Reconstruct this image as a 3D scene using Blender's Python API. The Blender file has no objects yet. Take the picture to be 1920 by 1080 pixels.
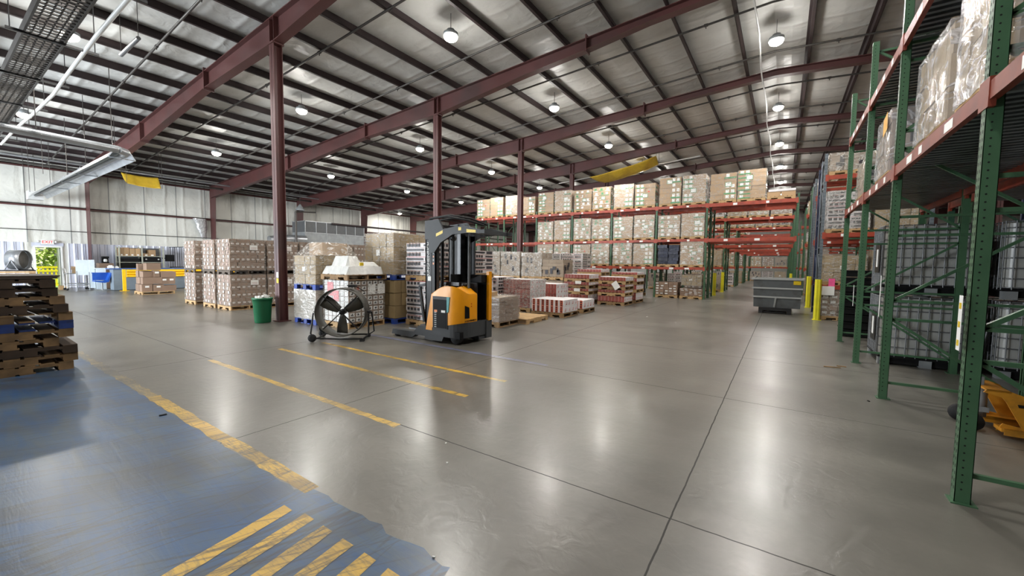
import bpy, math, random
from mathutils import Vector, Matrix
R = math.radians
PI = math.pi
scn = bpy.context.scene
COL = scn.collection

# ------------------------------------------------------------------ camera
F_PX = 753.06
cam_d = bpy.data.cameras.new('camera'); cam = bpy.data.objects.new('camera', cam_d); COL.objects.link(cam)
cam_d.sensor_width = 36.0; cam_d.lens = 36.0 * F_PX / 1920.0; cam_d.clip_end = 300; cam_d.clip_start = .05
_yaw, _pit, _rol = 0.592318, 0.0620973, 0.0120782
_f = Vector((-math.sin(_yaw) * math.cos(_pit), math.cos(_yaw) * math.cos(_pit), -math.sin(_pit)))
_r = Vector((math.cos(_yaw), math.sin(_yaw), 0)); _u = _r.cross(_f)
_r2 = _r * math.cos(_rol) + _u * math.sin(_rol); _u2 = -_r * math.sin(_rol) + _u * math.cos(_rol)
cam.matrix_world = Matrix(((_r2.x, _u2.x, -_f.x, 0), (_r2.y, _u2.y, -_f.y, 0), (_r2.z, _u2.z, -_f.z, 1.6), (0, 0, 0, 1)))
scn.camera = cam

# ------------------------------------------------------------------ world, daylight, exposure
w = bpy.data.worlds.new('world'); scn.world = w; w.use_nodes = True
nt = w.node_tree; bg = nt.nodes['Background']
sky = nt.nodes.new('ShaderNodeTexSky'); sky.sky_type = 'HOSEK_WILKIE'; sky.turbidity = 4
sky.sun_direction = Vector((-.5, -.5, .7)).normalized()
nt.links.new(sky.outputs[0], bg.inputs[0]); bg.inputs[1].default_value = 1.6
vs = scn.view_settings
vs.view_transform = 'Standard'; vs.look = 'None'; vs.gamma = 1; vs.use_curve_mapping = False
vs.exposure = -0.28
LAMP_W = 225.0
def area(name, loc, rot, sx, sy, watt, col):
    l = bpy.data.lights.new(name, 'AREA'); l.shape = 'RECTANGLE'; l.size = sx; l.size_y = sy; l.energy = watt; l.color = col
    o = bpy.data.objects.new(name, l); COL.objects.link(o); o.location = loc; o.rotation_euler = rot; return o
# daylight entering by the dock doors in the front wall (behind and left of the camera) and the yard door
DOCKS = [(-24.5, 5.2), (-17.5, 5.2)]
for dx, ww in DOCKS:
    area('dock_daylight', (dx, -8.6, 2.1), (R(90), 0, 0), ww, 3.9, 3300, (.86, .93, 1.0))
sun_d = bpy.data.lights.new('sun', 'SUN'); sun_d.energy = 13.0; sun_d.angle = R(1); sun_d.color = (1, .96, .88)
sun = bpy.data.objects.new('sun', sun_d); COL.objects.link(sun); sun.rotation_euler = (R(-4), R(17), 0)

# ------------------------------------------------------------------ mesh builder
class MB:
    def __init__(s): s.v = []; s.f = []; s.m = []; s.t = []; s.sm = []
    def add(s, vs_, fs, mi=0, t=1.0, sm=False):
        b = len(s.v); s.v += [tuple(p) for p in vs_]
        for f in fs:
            s.f.append([i + b for i in f]); s.m.append(mi); s.t.append(t); s.sm.append(sm)
        return s
    def box(s, x0, x1, y0, y1, z0, z1, mi=0, t=1.0):
        return s.add([(x0,y0,z0),(x1,y0,z0),(x1,y1,z0),(x0,y1,z0),(x0,y0,z1),(x1,y0,z1),(x1,y1,z1),(x0,y1,z1)],
                     [(3,2,1,0),(4,5,6,7),(0,1,5,4),(1,2,6,5),(2,3,7,6),(3,0,4,7)], mi, t)
    def cbox(s, c, d, mi=0, t=1.0, rz=0, rx=0, ry=0):
        M = Matrix.Rotation(rz, 3, 'Z') @ Matrix.Rotation(ry, 3, 'Y') @ Matrix.Rotation(rx, 3, 'X')
        c = Vector(c); hx, hy, hz = d[0]/2, d[1]/2, d[2]/2
        P = [c + M @ Vector(p) for p in [(-hx,-hy,-hz),(hx,-hy,-hz),(hx,hy,-hz),(-hx,hy,-hz),(-hx,-hy,hz),(hx,-hy,hz),(hx,hy,hz),(-hx,hy,hz)]]
        return s.add(P, [(3,2,1,0),(4,5,6,7),(0,1,5,4),(1,2,6,5),(2,3,7,6),(3,0,4,7)], mi, t)
    def bar(s, a, b, wd, ht, mi=0, t=1.0):
        a = Vector(a); b = Vector(b); d = (b - a).normalized()
        up = Vector((0,0,1)) if abs(d.z) < .95 else Vector((0,1,0))
        sd = d.cross(up).normalized(); up = sd.cross(d).normalized()
        P = []
        for p in (a, b):
            for i, j in ((-1,-1),(1,-1),(1,1),(-1,1)): P.append(p + sd*(i*wd/2) + up*(j*ht/2))
        return s.add(P, [(3,2,1,0),(4,5,6,7),(0,1,5,4),(1,2,6,5),(2,3,7,6),(3,0,4,7)], mi, t)
    def tube(s, pts, r, n=8, mi=0, t=1.0, closed=False, caps=True):
        pts = [Vector(p) for p in pts]; N = len(pts); rings = []
        for i, p in enumerate(pts):
            if closed: d = pts[(i+1) % N] - pts[i-1]
            else: d = pts[min(i+1, N-1)] - pts[max(i-1, 0)]
            d.normalize(); up = Vector((0,0,1)) if abs(d.z) < .9 else Vector((1,0,0))
            a = d.cross(up).normalized(); b = a.cross(d)
            rr = r[i] if isinstance(r, (list, tuple)) else r
            rings.append([p + a*(rr*math.cos(2*PI*k/n)) + b*(rr*math.sin(2*PI*k/n)) for k in range(n)])
        V = [q for rg in rings for q in rg]; Fc = []
        for i in range(N if closed else N-1):
            j = (i+1) % N
            for k in range(n): Fc.append((i*n+k, i*n+(k+1) % n, j*n+(k+1) % n, j*n+k))
        s.add(V, Fc, mi, t, True)
        if caps and not closed:
            s.add(rings[0], [tuple(range(n))], mi, t); s.add(rings[-1], [tuple(reversed(range(n)))], mi, t)
        return s
    def lathe(s, prof, c=(0,0,0), axis='Z', n=24, mi=0, t=1.0, M=None):
        # prof: list of (r, h) ; revolve about axis
        c = Vector(c); V = []
        for r_, h in prof:
            for k in range(n):
                a = 2*PI*k/n; x, y = r_*math.cos(a), r_*math.sin(a)
                p = Vector((x, y, h)) if axis == 'Z' else (Vector((x, h, y)) if axis == 'Y' else Vector((h, x, y)))
                if M is not None: p = M @ p
                V.append(c + p)
        Fc = [(i*n+k, i*n+(k+1) % n, (i+1)*n+(k+1) % n, (i+1)*n+k) for i in range(len(prof)-1) for k in range(n)]
        return s.add(V, Fc, mi, t, True)
    def prism(s, poly, h0, h1, axis='Y', mi=0, t=1.0):
        # poly in the plane across the axis: Y -> (x,z), X -> (y,z), Z -> (x,y)
        n = len(poly)
        mk = {'Y': lambda p, h: (p[0], h, p[1]), 'X': lambda p, h: (h, p[0], p[1]), 'Z': lambda p, h: (p[0], p[1], h)}[axis]
        V = [mk(p, h0) for p in poly] + [mk(p, h1) for p in poly]
        Fc = [tuple(range(n)), tuple(reversed(range(n, 2*n)))] + [(i, (i+1) % n, n+(i+1) % n, n+i) for i in range(n)]
        return s.add(V, Fc, mi, t)
    def quad(s, a, b, c, d, mi=0, t=1.0): return s.add([a, b, c, d], [(0,1,2,3)], mi, t)
    def mesh(s, name, mats):
        me = bpy.data.meshes.new(name); me.from_pydata(s.v, [], s.f)
        for m in (mats if isinstance(mats, (list, tuple)) else [mats]): me.materials.append(m)
        me.polygons.foreach_set('material_index', s.m); me.polygons.foreach_set('use_smooth', s.sm)
        at = me.attributes.new('tint', 'FLOAT', 'FACE'); at.data.foreach_set('value', s.t)
        me.update()
        import bmesh
        bm = bmesh.new(); bm.from_mesh(me); bmesh.ops.recalc_face_normals(bm, faces=bm.faces); bm.to_mesh(me); bm.free()
        return me
    def build(s, name, mats, parent=None, loc=(0,0,0), rz=0):
        o = bpy.data.objects.new(name, s.mesh(name, mats)); COL.objects.link(o)
        o.location = loc; o.rotation_euler = (0, 0, rz)
        if parent is not None: o.parent = parent
        return o
def put(name, me, parent=None, loc=(0,0,0), rz=0):
    o = bpy.data.objects.new(name, me); COL.objects.link(o); o.location = loc; o.rotation_euler = (0,0,rz)
    if parent is not None: o.parent = parent
    return o
def tag(o, label, cat, group=None, kind=None):
    o['label'] = label; o['category'] = cat
    if group: o['group'] = group
    if kind: o['kind'] = kind
    return o
def struct(o, label=None):
    o['kind'] = 'structure'
    if label: o['label'] = label
    return o
def thing(name, label, cat, loc=(0,0,0), rz=0, group=None):
    o = bpy.data.objects.new(name, None); COL.objects.link(o); o.location = loc; o.rotation_euler = (0,0,rz)
    o.empty_display_size = .1
    return tag(o, label, cat, group)
def copy_tree(o, parent=None):
    c = o.copy(); COL.objects.link(c)
    if parent is not None: c.parent = parent
    for ch in list(o.children): copy_tree(ch, c)
    return c
def text(name, s, size, m, M, parent=None, ex=.002):
    cu = bpy.data.curves.new(name, 'FONT'); cu.body = s; cu.size = size; cu.extrude = ex; cu.align_x = 'CENTER'; cu.align_y = 'CENTER'
    t = bpy.data.objects.new('tmp', cu); COL.objects.link(t); bpy.context.view_layer.update()
    me = bpy.data.meshes.new_from_object(t.evaluated_get(bpy.context.evaluated_depsgraph_get()))
    bpy.data.objects.remove(t); me.materials.clear(); me.materials.append(m); me.transform(M)
    at = me.attributes.new('tint', 'FLOAT', 'FACE'); at.data.foreach_set('value', [1.0]*len(me.polygons))
    return put(name, me, parent)

# ------------------------------------------------------------------ materials
def s2l(c):
    return tuple(((x/255)/12.92 if x/255 <= .04045 else ((x/255+.055)/1.055)**2.4) for x in c) + (1,)
def mat(name, rgb, rough=.6, metal=0, var=.12, scale=6, bump=0, bscale=40, coat=0, spec=.5, stretch=None, emis=None, tint=True, dirt=None, dirts=2.0):
    m = bpy.data.materials.new(name); m.use_nodes = True; nt = m.node_tree; N = nt.nodes; L = nt.links
    b = N['Principled BSDF']; b.inputs['Roughness'].default_value = rough; b.inputs['Metallic'].default_value = metal
    b.inputs['Specular IOR Level'].default_value = spec
    if coat: b.inputs['Coat Weight'].default_value = coat; b.inputs['Coat Roughness'].default_value = .12
    c = s2l(rgb)
    tc = N.new('ShaderNodeTexCoord'); mp = N.new('ShaderNodeMapping'); L.new(tc.outputs['Object'], mp.inputs[0])
    if stretch: mp.inputs['Scale'].default_value = stretch
    no = N.new('ShaderNodeTexNoise'); no.inputs['Scale'].default_value = scale; no.inputs['Detail'].default_value = 4; L.new(mp.outputs[0], no.inputs[0])
    rp = N.new('ShaderNodeMapRange'); L.new(no.outputs[0], rp.inputs[0]); rp.inputs[1].default_value = .3; rp.inputs[2].default_value = .7
    rp.inputs[3].default_value = 1-var; rp.inputs[4].default_value = 1+var
    mul = rp.outputs[0]
    if tint:
        a = N.new('ShaderNodeAttribute'); a.attribute_name = 'tint'
        mm = N.new('ShaderNodeMath'); mm.operation = 'MULTIPLY'; L.new(mul, mm.inputs[0]); L.new(a.outputs['Fac'], mm.inputs[1]); mul = mm.outputs[0]
    vm = N.new('ShaderNodeVectorMath'); vm.operation = 'SCALE'; vm.inputs[0].default_value = c[:3]; L.new(mul, vm.inputs['Scale'])
    out = vm.outputs[0]
    if dirt:
        n2 = N.new('ShaderNodeTexNoise'); n2.inputs['Scale'].default_value = dirts; n2.inputs['Detail'].default_value = 6; L.new(mp.outputs[0], n2.inputs[0])
        r2 = N.new('ShaderNodeMapRange'); L.new(n2.outputs[0], r2.inputs[0]); r2.inputs[1].default_value = .5; r2.inputs[2].default_value = .72; r2.inputs[4].default_value = .8
        mx = N.new('ShaderNodeMixRGB'); L.new(r2.outputs[0], mx.inputs[0]); L.new(out, mx.inputs[1]); mx.inputs[2].default_value = s2l(dirt); out = mx.outputs[0]
    L.new(out, b.inputs['Base Color'])
    if bump:
        nb = N.new('ShaderNodeTexNoise'); nb.inputs['Scale'].default_value = bscale; nb.inputs['Detail'].default_value = 3; L.new(mp.outputs[0], nb.inputs[0])
        bu = N.new('ShaderNodeBump'); bu.inputs['Strength'].default_value = bump; bu.inputs['Distance'].default_value = .02; L.new(nb.outputs[0], bu.inputs['Height']); L.new(bu.outputs[0], b.inputs['Normal'])
        if coat: L.new(bu.outputs[0], b.inputs['Coat Normal'])
    if emis: b.inputs['Emission Color'].default_value = s2l(emis[0]); b.inputs['Emission Strength'].default_value = emis[1]
    return m
def wrapmat(name, rgb=(206,202,194), base=.07, peak=.55, scale=9, vz=1.8):
    m = bpy.data.materials.new(name); m.use_nodes = True; nt = m.node_tree; N = nt.nodes; L = nt.links; N.clear()
    out = N.new('ShaderNodeOutputMaterial'); tr = N.new('ShaderNodeBsdfTransparent'); gl = N.new('ShaderNodeBsdfPrincipled')
    gl.inputs['Base Color'].default_value = s2l(rgb); gl.inputs['Roughness'].default_value = .22; gl.inputs['Specular IOR Level'].default_value = 1.0
    gl.inputs['Coat Weight'].default_value = .6; gl.inputs['Coat Roughness'].default_value = .1
    tc = N.new('ShaderNodeTexCoord'); mp = N.new('ShaderNodeMapping'); mp.inputs['Scale'].default_value = (.8, .8, vz); mp.inputs['Rotation'].default_value = (.35, .3, .1)
    L.new(tc.outputs['Object'], mp.inputs[0])
    n = N.new('ShaderNodeTexNoise'); n.inputs['Scale'].default_value = scale; n.inputs['Detail'].default_value = 5; n.inputs['Distortion'].default_value = 1.4; L.new(mp.outputs[0], n.inputs[0])
    # thin crinkle ridges at mid noise, whitened to paint the film's glare streaks
    sb = N.new('ShaderNodeMath'); sb.operation = 'SUBTRACT'; L.new(n.outputs[0], sb.inputs[0]); sb.inputs[1].default_value = .5
    ab = N.new('ShaderNodeMath'); ab.operation = 'ABSOLUTE'; L.new(sb.outputs[0], ab.inputs[0])
    r = N.new('ShaderNodeMapRange'); L.new(ab.outputs[0], r.inputs[0]); r.inputs[1].default_value = 0; r.inputs[2].default_value = .045; r.inputs[3].default_value = peak; r.inputs[4].default_value = base
    bu = N.new('ShaderNodeBump'); bu.inputs['Strength'].default_value = .9; bu.inputs['Distance'].default_value = .04; L.new(n.outputs[0], bu.inputs['Height'])
    L.new(bu.outputs[0], gl.inputs['Normal']); L.new(bu.outputs[0], gl.inputs['Coat Normal'])
    mx = N.new('ShaderNodeMixShader'); L.new(r.outputs[0], mx.inputs[0]); L.new(tr.outputs[0], mx.inputs[1]); L.new(gl.outputs[0], mx.inputs[2]); L.new(mx.outputs[0], out.inputs[0])
    return m
M = {}
M['steel_red'] = mat('red_oxide_steel', (88,52,50), .5, var=.12, scale=1.5, dirt=(70,52,50), dirts=.7)
M['steel_dark'] = mat('shaded_purlin_steel', (50,38,39), .55, var=.15, scale=2)  # shadow on the purlin flanges is put into this dark colour
M['pipe'] = mat('dull_pipe', (78,75,72), .45, .5, var=.15)
M['galv'] = mat('galvanised', (178,182,186), .3, .75, var=.15, scale=3)
M['galv_dull'] = mat('dull_galvanised', (150,154,156), .5, .35, var=.15, scale=3)
M['white'] = mat('white_paint', (225,225,222), .4, var=.05)
M['black'] = mat('black_plastic', (18,18,19), .6, var=.2, spec=.2)
M['blackm'] = mat('black_metal', (32,32,34), .35, .2, var=.2)
M['grey'] = mat('grey_paint', (88,90,92), .42, var=.08)
M['greyl'] = mat('light_grey_paint', (150,152,150), .42, var=.08)
M['fan_grey'] = mat('fan_drum_paint', (82,80,74), .45, .2, var=.12)
M['dark_sheet'] = mat('dark_slip_sheet', (74,62,54), .6)
M['truck_grey'] = mat('truck_grey_paint', (66,68,70), .5, var=.06, spec=.3)
M['yellow'] = mat('truck_yellow_paint', (232,152,0), .38, var=.03, coat=.1)
M['guard_yellow'] = mat('guard_yellow_paint', (238,192,22), .45, var=.06)
M['post_yellow'] = mat('post_yellow_plastic', (222,214,40), .5, var=.08)
M['jack'] = mat('jack_orange_yellow_paint', (206,140,40), .45, var=.12, dirt=(120,86,40), dirts=7)
M['green'] = mat('rack_green_paint', (64,98,70), .42, var=.1, scale=4, dirt=(52,84,62), dirts=3)
M['green_d'] = mat('rack_dark_green_paint', (54,86,66), .45, var=.12)
M['rackgrey'] = mat('rack_grey_paint', (98,106,112), .42, var=.1)
M['rackblue'] = mat('rack_navy_paint', (44,56,84), .42, var=.1)
M['orange'] = mat('rack_orange_paint', (160,66,46), .45, var=.12, scale=5, dirt=(122,56,44), dirts=4)
M['orange_n'] = mat('rack_dull_orange_paint', (124,52,34), .5, var=.14, scale=5, dirt=(100,46,38), dirts=4)
M['hole'] = mat('hole_dark', (10,12,11), .9)
M['deck'] = mat('steel_deck', (150,156,160), .3, .7, var=.25, scale=4, dirt=(90,90,90))
M['wood'] = mat('pallet_wood', (190,156,110), .75, var=.2, scale=5, stretch=(1,1,6), dirt=(130,104,74), dirts=5)
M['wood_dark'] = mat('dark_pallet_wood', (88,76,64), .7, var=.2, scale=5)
M['wood_old'] = mat('old_pallet_wood', (150,120,84), .8, var=.28, scale=5, dirt=(84,68,50), dirts=4)
M['wood_blue'] = mat('blue_pallet_paint', (40,72,160), .6, var=.2, dirt=(80,90,130), dirts=8)
M['carton'] = mat('brown_carton', (170,140,104), .65, var=.06, scale=3)
M['carton_o'] = mat('olive_tan_carton', (160,138,100), .55, var=.06, scale=3)
M['carton_g'] = mat('grey_brown_carton', (150,134,116), .65, var=.08, scale=3)
M['carton_d'] = mat('dusky_carton', (140,116,98), .65, var=.06, scale=3)
M['label'] = mat('paper_label', (236,236,232), .5, var=.03)
M['gtape'] = mat('green_tape', (40,138,78), .4, var=.08)
M['print'] = mat('dark_print', (44,42,46), .5, var=.25, scale=30)
M['print_s'] = mat('pink_grey_print', (180,150,140), .5, var=.3, scale=40)
M['orangep'] = mat('orange_print', (188,84,52), .5, var=.2, scale=30)
M['redp'] = mat('red_print', (205,48,44), .5, var=.2, scale=30)
M['redbox'] = mat('brick_red_sleeve', (138,66,58), .5, var=.25, scale=9)
M['whitebox'] = mat('white_carton', (216,212,212), .5, var=.05)
M['navybag'] = mat('navy_bag', (34,40,60), .3, var=.5, scale=12, bump=.8, bscale=14)
M['wrap_r'] = wrapmat('glare_streak_wrap', rgb=(232,230,224), base=.16, peak=.95, scale=7, vz=3.6)  # whiter film with stronger painted glare streaks
M['wrap_n'] = wrapmat('silvery_stretch_wrap', rgb=(222,220,222), base=.3, peak=.92, scale=3.4, vz=1.2)
M['wrap'] = wrapmat('stretch_wrap', base=.12, peak=.85, scale=5, vz=2.8)
M['wrap_h'] = wrapmat('heavy_stretch_wrap', base=.2, peak=.8, scale=4, vz=1.3)
M['wrap_x'] = wrapmat('bunched_film', base=.6, peak=.95, scale=4)
M['wrap_l'] = wrapmat('light_stretch_wrap', base=.07, peak=.6, scale=6, vz=2.2)
M['trash'] = mat('green_plastic', (24,104,66), .4, var=.05)
M['bluep'] = mat('blue_plastic', (30,82,170), .4, var=.06)
M['ibc'] = mat('milky_tank', (166,166,162), .35, var=.06, scale=2)
M['wire'] = mat('cage_wire', (112,114,116), .4, .5, var=.1)
M['rubber'] = mat('rubber', (26,26,27), .7, var=.15)
M['blade'] = mat('fan_blade_paint', (92,90,84), .45, var=.12)
M['tarp'] = mat('yellow_tarp', (200,168,50), .5, var=.1, scale=5, bump=.4, bscale=6)
M['dump'] = mat('dumpster_grey', (96,100,102), .5, var=.1, scale=3, dirt=(70,70,68), dirts=3)
M['board'] = mat('whiteboard', (214,226,232), .35, var=.05)
M['counter_blue'] = mat('counter_blue', (60,92,150), .5)
M['counter_grey'] = mat('counter_grey_panel', (118,130,140), .5, var=.06)
M['shelf'] = mat('shelf_putty', (168,170,156), .5)
M['teal'] = mat('teal_sticker', (50,140,140), .4)
M['ysticker'] = mat('yellow_sticker', (222,190,30), .4, var=.2, scale=60)
M['osticker'] = mat('orange_sticker', (220,130,60), .4)
M['pink'] = mat('pink_paper', (240,90,150), .5)
M['ynote'] = mat('amber_paper', (216,160,60), .6)
M['bag'] = mat('clear_bag', (200,200,200), .15, .3, var=.4, scale=14, bump=.9, bscale=10)
M['lens'] = mat('lamp_lens', (255,250,240), .4, emis=((255,246,226), 30))
M['exit'] = mat('exit_red', (200,30,24), .4, emis=((220,30,20), .8))
M['leaf'] = mat('leaves', (186,200,130), .7, var=.35, scale=3, bump=1, bscale=8)
M['grass'] = mat('grass_ground', (120,150,70), .9, var=.3, scale=2)
M['wrapwhite'] = mat('white_shroud_film', (214,214,210), .22, var=.08, scale=6, bump=.7, bscale=7, coat=.4)
M['boxred'] = mat('red_printed_carton', (214,120,124), .45, var=.3, scale=14)

# insulation (ceiling and upper wall), corrugated wall, floor concrete
def insul(name, rgb, stain, sy=.55):
    m = mat(name, rgb, .42, var=.06, scale=1.2, tint=False); nt = m.node_tree; N = nt.nodes; L = nt.links; b = N['Principled BSDF']
    src = b.inputs['Base Color'].links[0].from_socket
    tc = N.new('ShaderNodeTexCoord'); mp = N.new('ShaderNodeMapping'); L.new(tc.outputs['Object'], mp.inputs[0]); mp.inputs['Scale'].default_value = stain
    n = N.new('ShaderNodeTexNoise'); n.inputs['Scale'].default_value = 1; n.inputs['Detail'].default_value = 7; n.inputs['Roughness'].default_value = .65; L.new(mp.outputs[0], n.inputs[0])
    r = N.new('ShaderNodeMapRange'); L.new(n.outputs[0], r.inputs[0]); r.inputs[1].default_value = .54; r.inputs[2].default_value = .74; r.inputs[4].default_value = sy
    mx = N.new('ShaderNodeMixRGB'); L.new(r.outputs[0], mx.inputs[0]); L.new(src, mx.inputs[1]); mx.inputs[2].default_value = s2l((120,114,98)); L.new(mx.outputs[0], b.inputs['Base Color'])
    bu = N.new('ShaderNodeBump'); bu.inputs['Strength'].default_value = .5; bu.inputs['Distance'].default_value = .05; n3 = N.new('ShaderNodeTexNoise'); n3.inputs['Scale'].default_value = 2.2; n3.inputs['Distortion'].default_value = 1.2
    L.new(tc.outputs['Object'], n3.inputs[0])
    wv = N.new('ShaderNodeTexWave'); wv.wave_type = 'BANDS'; wv.bands_direction = 'Y'; wv.inputs['Scale'].default_value = .34; wv.inputs['Distortion'].default_value = .8; L.new(tc.outputs['Object'], wv.inputs[0])
    pw = N.new('ShaderNodeMath'); pw.operation = 'POWER'; L.new(wv.outputs['Fac'], pw.inputs[0]); pw.inputs[1].default_value = 14
    am = N.new('ShaderNodeMath'); am.operation = 'MULTIPLY_ADD'; L.new(pw.outputs[0], am.inputs[0]); am.inputs[1].default_value = .8; L.new(n3.outputs[0], am.inputs[2]); L.new(am.outputs[0], bu.inputs['Height']); L.new(bu.outputs[0], b.inputs['Normal'])
    return m
M['insul_roof'] = insul('vinyl_faced_roof_insulation', (196,196,192), (.5,1.2,.5), .35)
M['insul_wall'] = insul('vinyl_faced_wall_insulation', (222,222,214), (1,1.4,.22), .75)
M['corr'] = mat('galvanised_wall_sheet', (206,210,224), .4, .1, var=.16, scale=3, stretch=(1,1,.2))

def floor_mat():
    m = bpy.data.materials.new('polished_concrete'); m.use_nodes = True; nt = m.node_tree; N = nt.nodes; L = nt.links; b = N['Principled BSDF']
    tc = N.new('ShaderNodeTexCoord'); sp = N.new('ShaderNodeSeparateXYZ'); L.new(tc.outputs['Object'], sp.inputs[0])
    def noise(scale, det=4, dist=0, st=None):
        n = N.new('ShaderNodeTexNoise'); n.inputs['Scale'].default_value = scale; n.inputs['Detail'].default_value = det; n.inputs['Distortion'].default_value = dist
        if st:
            mp = N.new('ShaderNodeMapping'); mp.inputs['Scale'].default_value = st[:3]; mp.inputs['Rotation'].default_value = (0,0,st[3]); L.new(tc.outputs['Object'], mp.inputs[0]); L.new(mp.outputs[0], n.inputs[0])
        else: L.new(tc.outputs['Object'], n.inputs[0])
        return n.outputs[0]
    def rng(s, a, b_, c, d):
        r = N.new('ShaderNodeMapRange'); L.new(s, r.inputs[0]); r.inputs[1].default_value = a; r.inputs[2].default_value = b_; r.inputs[3].default_value = c; r.inputs[4].default_value = d; return r.outputs[0]
    def mth(op, a, b_=None):
        q = N.new('ShaderNodeMath'); q.operation = op
        for i, x in enumerate((a, b_)):
            if x is None: continue
            if isinstance(x, (int, float)): q.inputs[i].default_value = x
            else: L.new(x, q.inputs[i])
        return q.outputs[0]
    big = noise(.35, 5); med = noise(1.6, 6, .6); fine = noise(26, 3); streak = noise(1, 4, .4, (.35, 2.2, 1, .5))
    v = mth('MULTIPLY', mth('MULTIPLY', rng(big, .25, .75, .76, 1.22), rng(med, .2, .8, .8, 1.2)), mth('MULTIPLY', rng(fine, .3, .7, .97, 1.03), rng(streak, .3, .7, .88, 1.1)))
    # control joints
    wob = mth('MULTIPLY', mth('SUBTRACT', noise(7, 2), .5), .012)
    j = None
    for ax, vals in (('X', (-15.2, -11.5, -7.73, -4.0, -.52, 3.3, 7.0)), ('Y', (-3.0, -.2, 2.595, 5.40, 8.0, 10.64, 13.4, 18.2))):
        for a in vals:
            d = mth('ABSOLUTE', mth('ADD', mth('SUBTRACT', sp.outputs[ax], a), wob))
            k = mth('LESS_THAN', d, .0055)
            j = k if j is None else mth('MAXIMUM', j, k)
    v = mth('MULTIPLY', v, mth('SUBTRACT', 1, mth('MULTIPLY', j, .8)))
    vm = N.new('ShaderNodeVectorMath'); vm.operation = 'SCALE'; vm.inputs[0].default_value = s2l((106,103,96))[:3]; L.new(v, vm.inputs['Scale']); L.new(vm.outputs[0], b.inputs['Base Color'])
    L.new(mth('ADD', rng(med, .15, .85, .29, .35), mth('MULTIPLY', j, .5)), b.inputs['Roughness'])
    b.inputs['Specular IOR Level'].default_value = .7
    b.inputs['Coat Weight'].default_value = .07; b.inputs['Coat Roughness'].default_value = .16
    bu = N.new('ShaderNodeBump'); bu.inputs['Strength'].default_value = .3; bu.inputs['Distance'].default_value = .01; L.new(noise(9, 6, .8), bu.inputs['Height']); L.new(bu.outputs[0], b.inputs['Normal'])
    return m
M['floor'] = floor_mat()
def paint_mat(name, rgb, wear_rgb, lo, hi, scale=5, st=(1.0,6.0,1,.55)):
    m = bpy.data.materials.new(name); m.use_nodes = True; nt = m.node_tree; N = nt.nodes; L = nt.links; b = N['Principled BSDF']
    tc = N.new('ShaderNodeTexCoord'); mp = N.new('ShaderNodeMapping'); mp.inputs['Scale'].default_value = st[:3]; mp.inputs['Rotation'].default_value = (0,0,st[3]); L.new(tc.outputs['Object'], mp.inputs[0])
    n = N.new('ShaderNodeTexNoise'); n.inputs['Scale'].default_value = scale; n.inputs['Detail'].default_value = 7; n.inputs['Roughness'].default_value = .68; n.inputs['Distortion'].default_value = .5; L.new(mp.outputs[0], n.inputs[0])
    n2 = N.new('ShaderNodeTexNoise'); n2.inputs['Scale'].default_value = .9; n2.inputs['Detail'].default_value = 5; L.new(tc.outputs['Object'], n2.inputs[0])
    ad = N.new('ShaderNodeMath'); ad.operation = 'MULTIPLY_ADD'; L.new(n2.outputs[0], ad.inputs[0]); ad.inputs[1].default_value = .6; L.new(n.outputs[0], ad.inputs[2])
    r = N.new('ShaderNodeMapRange'); L.new(ad.outputs[0], r.inputs[0]); r.inputs[1].default_value = lo; r.inputs[2].default_value = hi
    mx = N.new('ShaderNodeMixRGB'); L.new(r.outputs[0], mx.inputs[0]); mx.inputs[1].default_value = s2l(rgb); mx.inputs[2].default_value = s2l(wear_rgb)
    col = mx.outputs[0]
    for k, (rot, sx, sy, lo2, hi2, am) in enumerate(((.25, 34, .9, .56, .62, .55), (.62, 46, .8, .58, .64, .5), (-.15, 28, .7, .6, .65, .5), (.5, 3.0, .55, .42, .7, .6))):
        mp2 = N.new('ShaderNodeMapping'); mp2.inputs['Scale'].default_value = (sx, sy, 1); mp2.inputs['Rotation'].default_value = (0, 0, rot); mp2.inputs['Location'].default_value = (k*3.1, k*1.7, 0)
        r0 = N.new('ShaderNodeVectorRotate'); r0.rotation_type = 'Z_AXIS'; r0.inputs['Angle'].default_value = rot; L.new(tc.outputs['Object'], r0.inputs[0])
        vmm = N.new('ShaderNodeVectorMath'); vmm.operation = 'MULTIPLY'; vmm.inputs[1].default_value = (sx, sy, 1); L.new(r0.outputs[0], vmm.inputs[0])
        ns = N.new('ShaderNodeTexNoise'); ns.inputs['Scale'].default_value = 1; ns.inputs['Detail'].default_value = 4; ns.inputs['Distortion'].default_value = .25; L.new(vmm.outputs[0], ns.inputs[0])
        rr = N.new('ShaderNodeMapRange'); L.new(ns.outputs[0], rr.inputs[0]); rr.inputs[1].default_value = lo2; rr.inputs[2].default_value = hi2; rr.inputs[4].default_value = am
        m3 = N.new('ShaderNodeMixRGB'); L.new(rr.outputs[0], m3.inputs[0]); L.new(col, m3.inputs[1]); m3.inputs[2].default_value = s2l((62,62,62)); col = m3.outputs[0]
    L.new(col, b.inputs['Base Color'])
    b.inputs['Roughness'].default_value = .33; b.inputs['Specular IOR Level'].default_value = .6
    bu = N.new('ShaderNodeBump'); bu.inputs['Strength'].default_value = .15; bu.inputs['Distance'].default_value = .01; L.new(n.outputs[0], bu.inputs['Height']); L.new(bu.outputs[0], b.inputs['Normal'])
    return m
M['blue_floor'] = paint_mat('worn_blue_floor_paint', (44,84,128), (82,96,106), .62, 1.0, 2.2, (.7,4.5,1,.75))
M['yellow_floor'] = paint_mat('worn_yellow_floor_paint', (206,166,62), (120,108,76), .78, 1.0, 9)
M['blue_tape'] = paint_mat('faded_blue_floor_tape', (128,134,172), (112,112,118), .8, 1.05)

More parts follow.
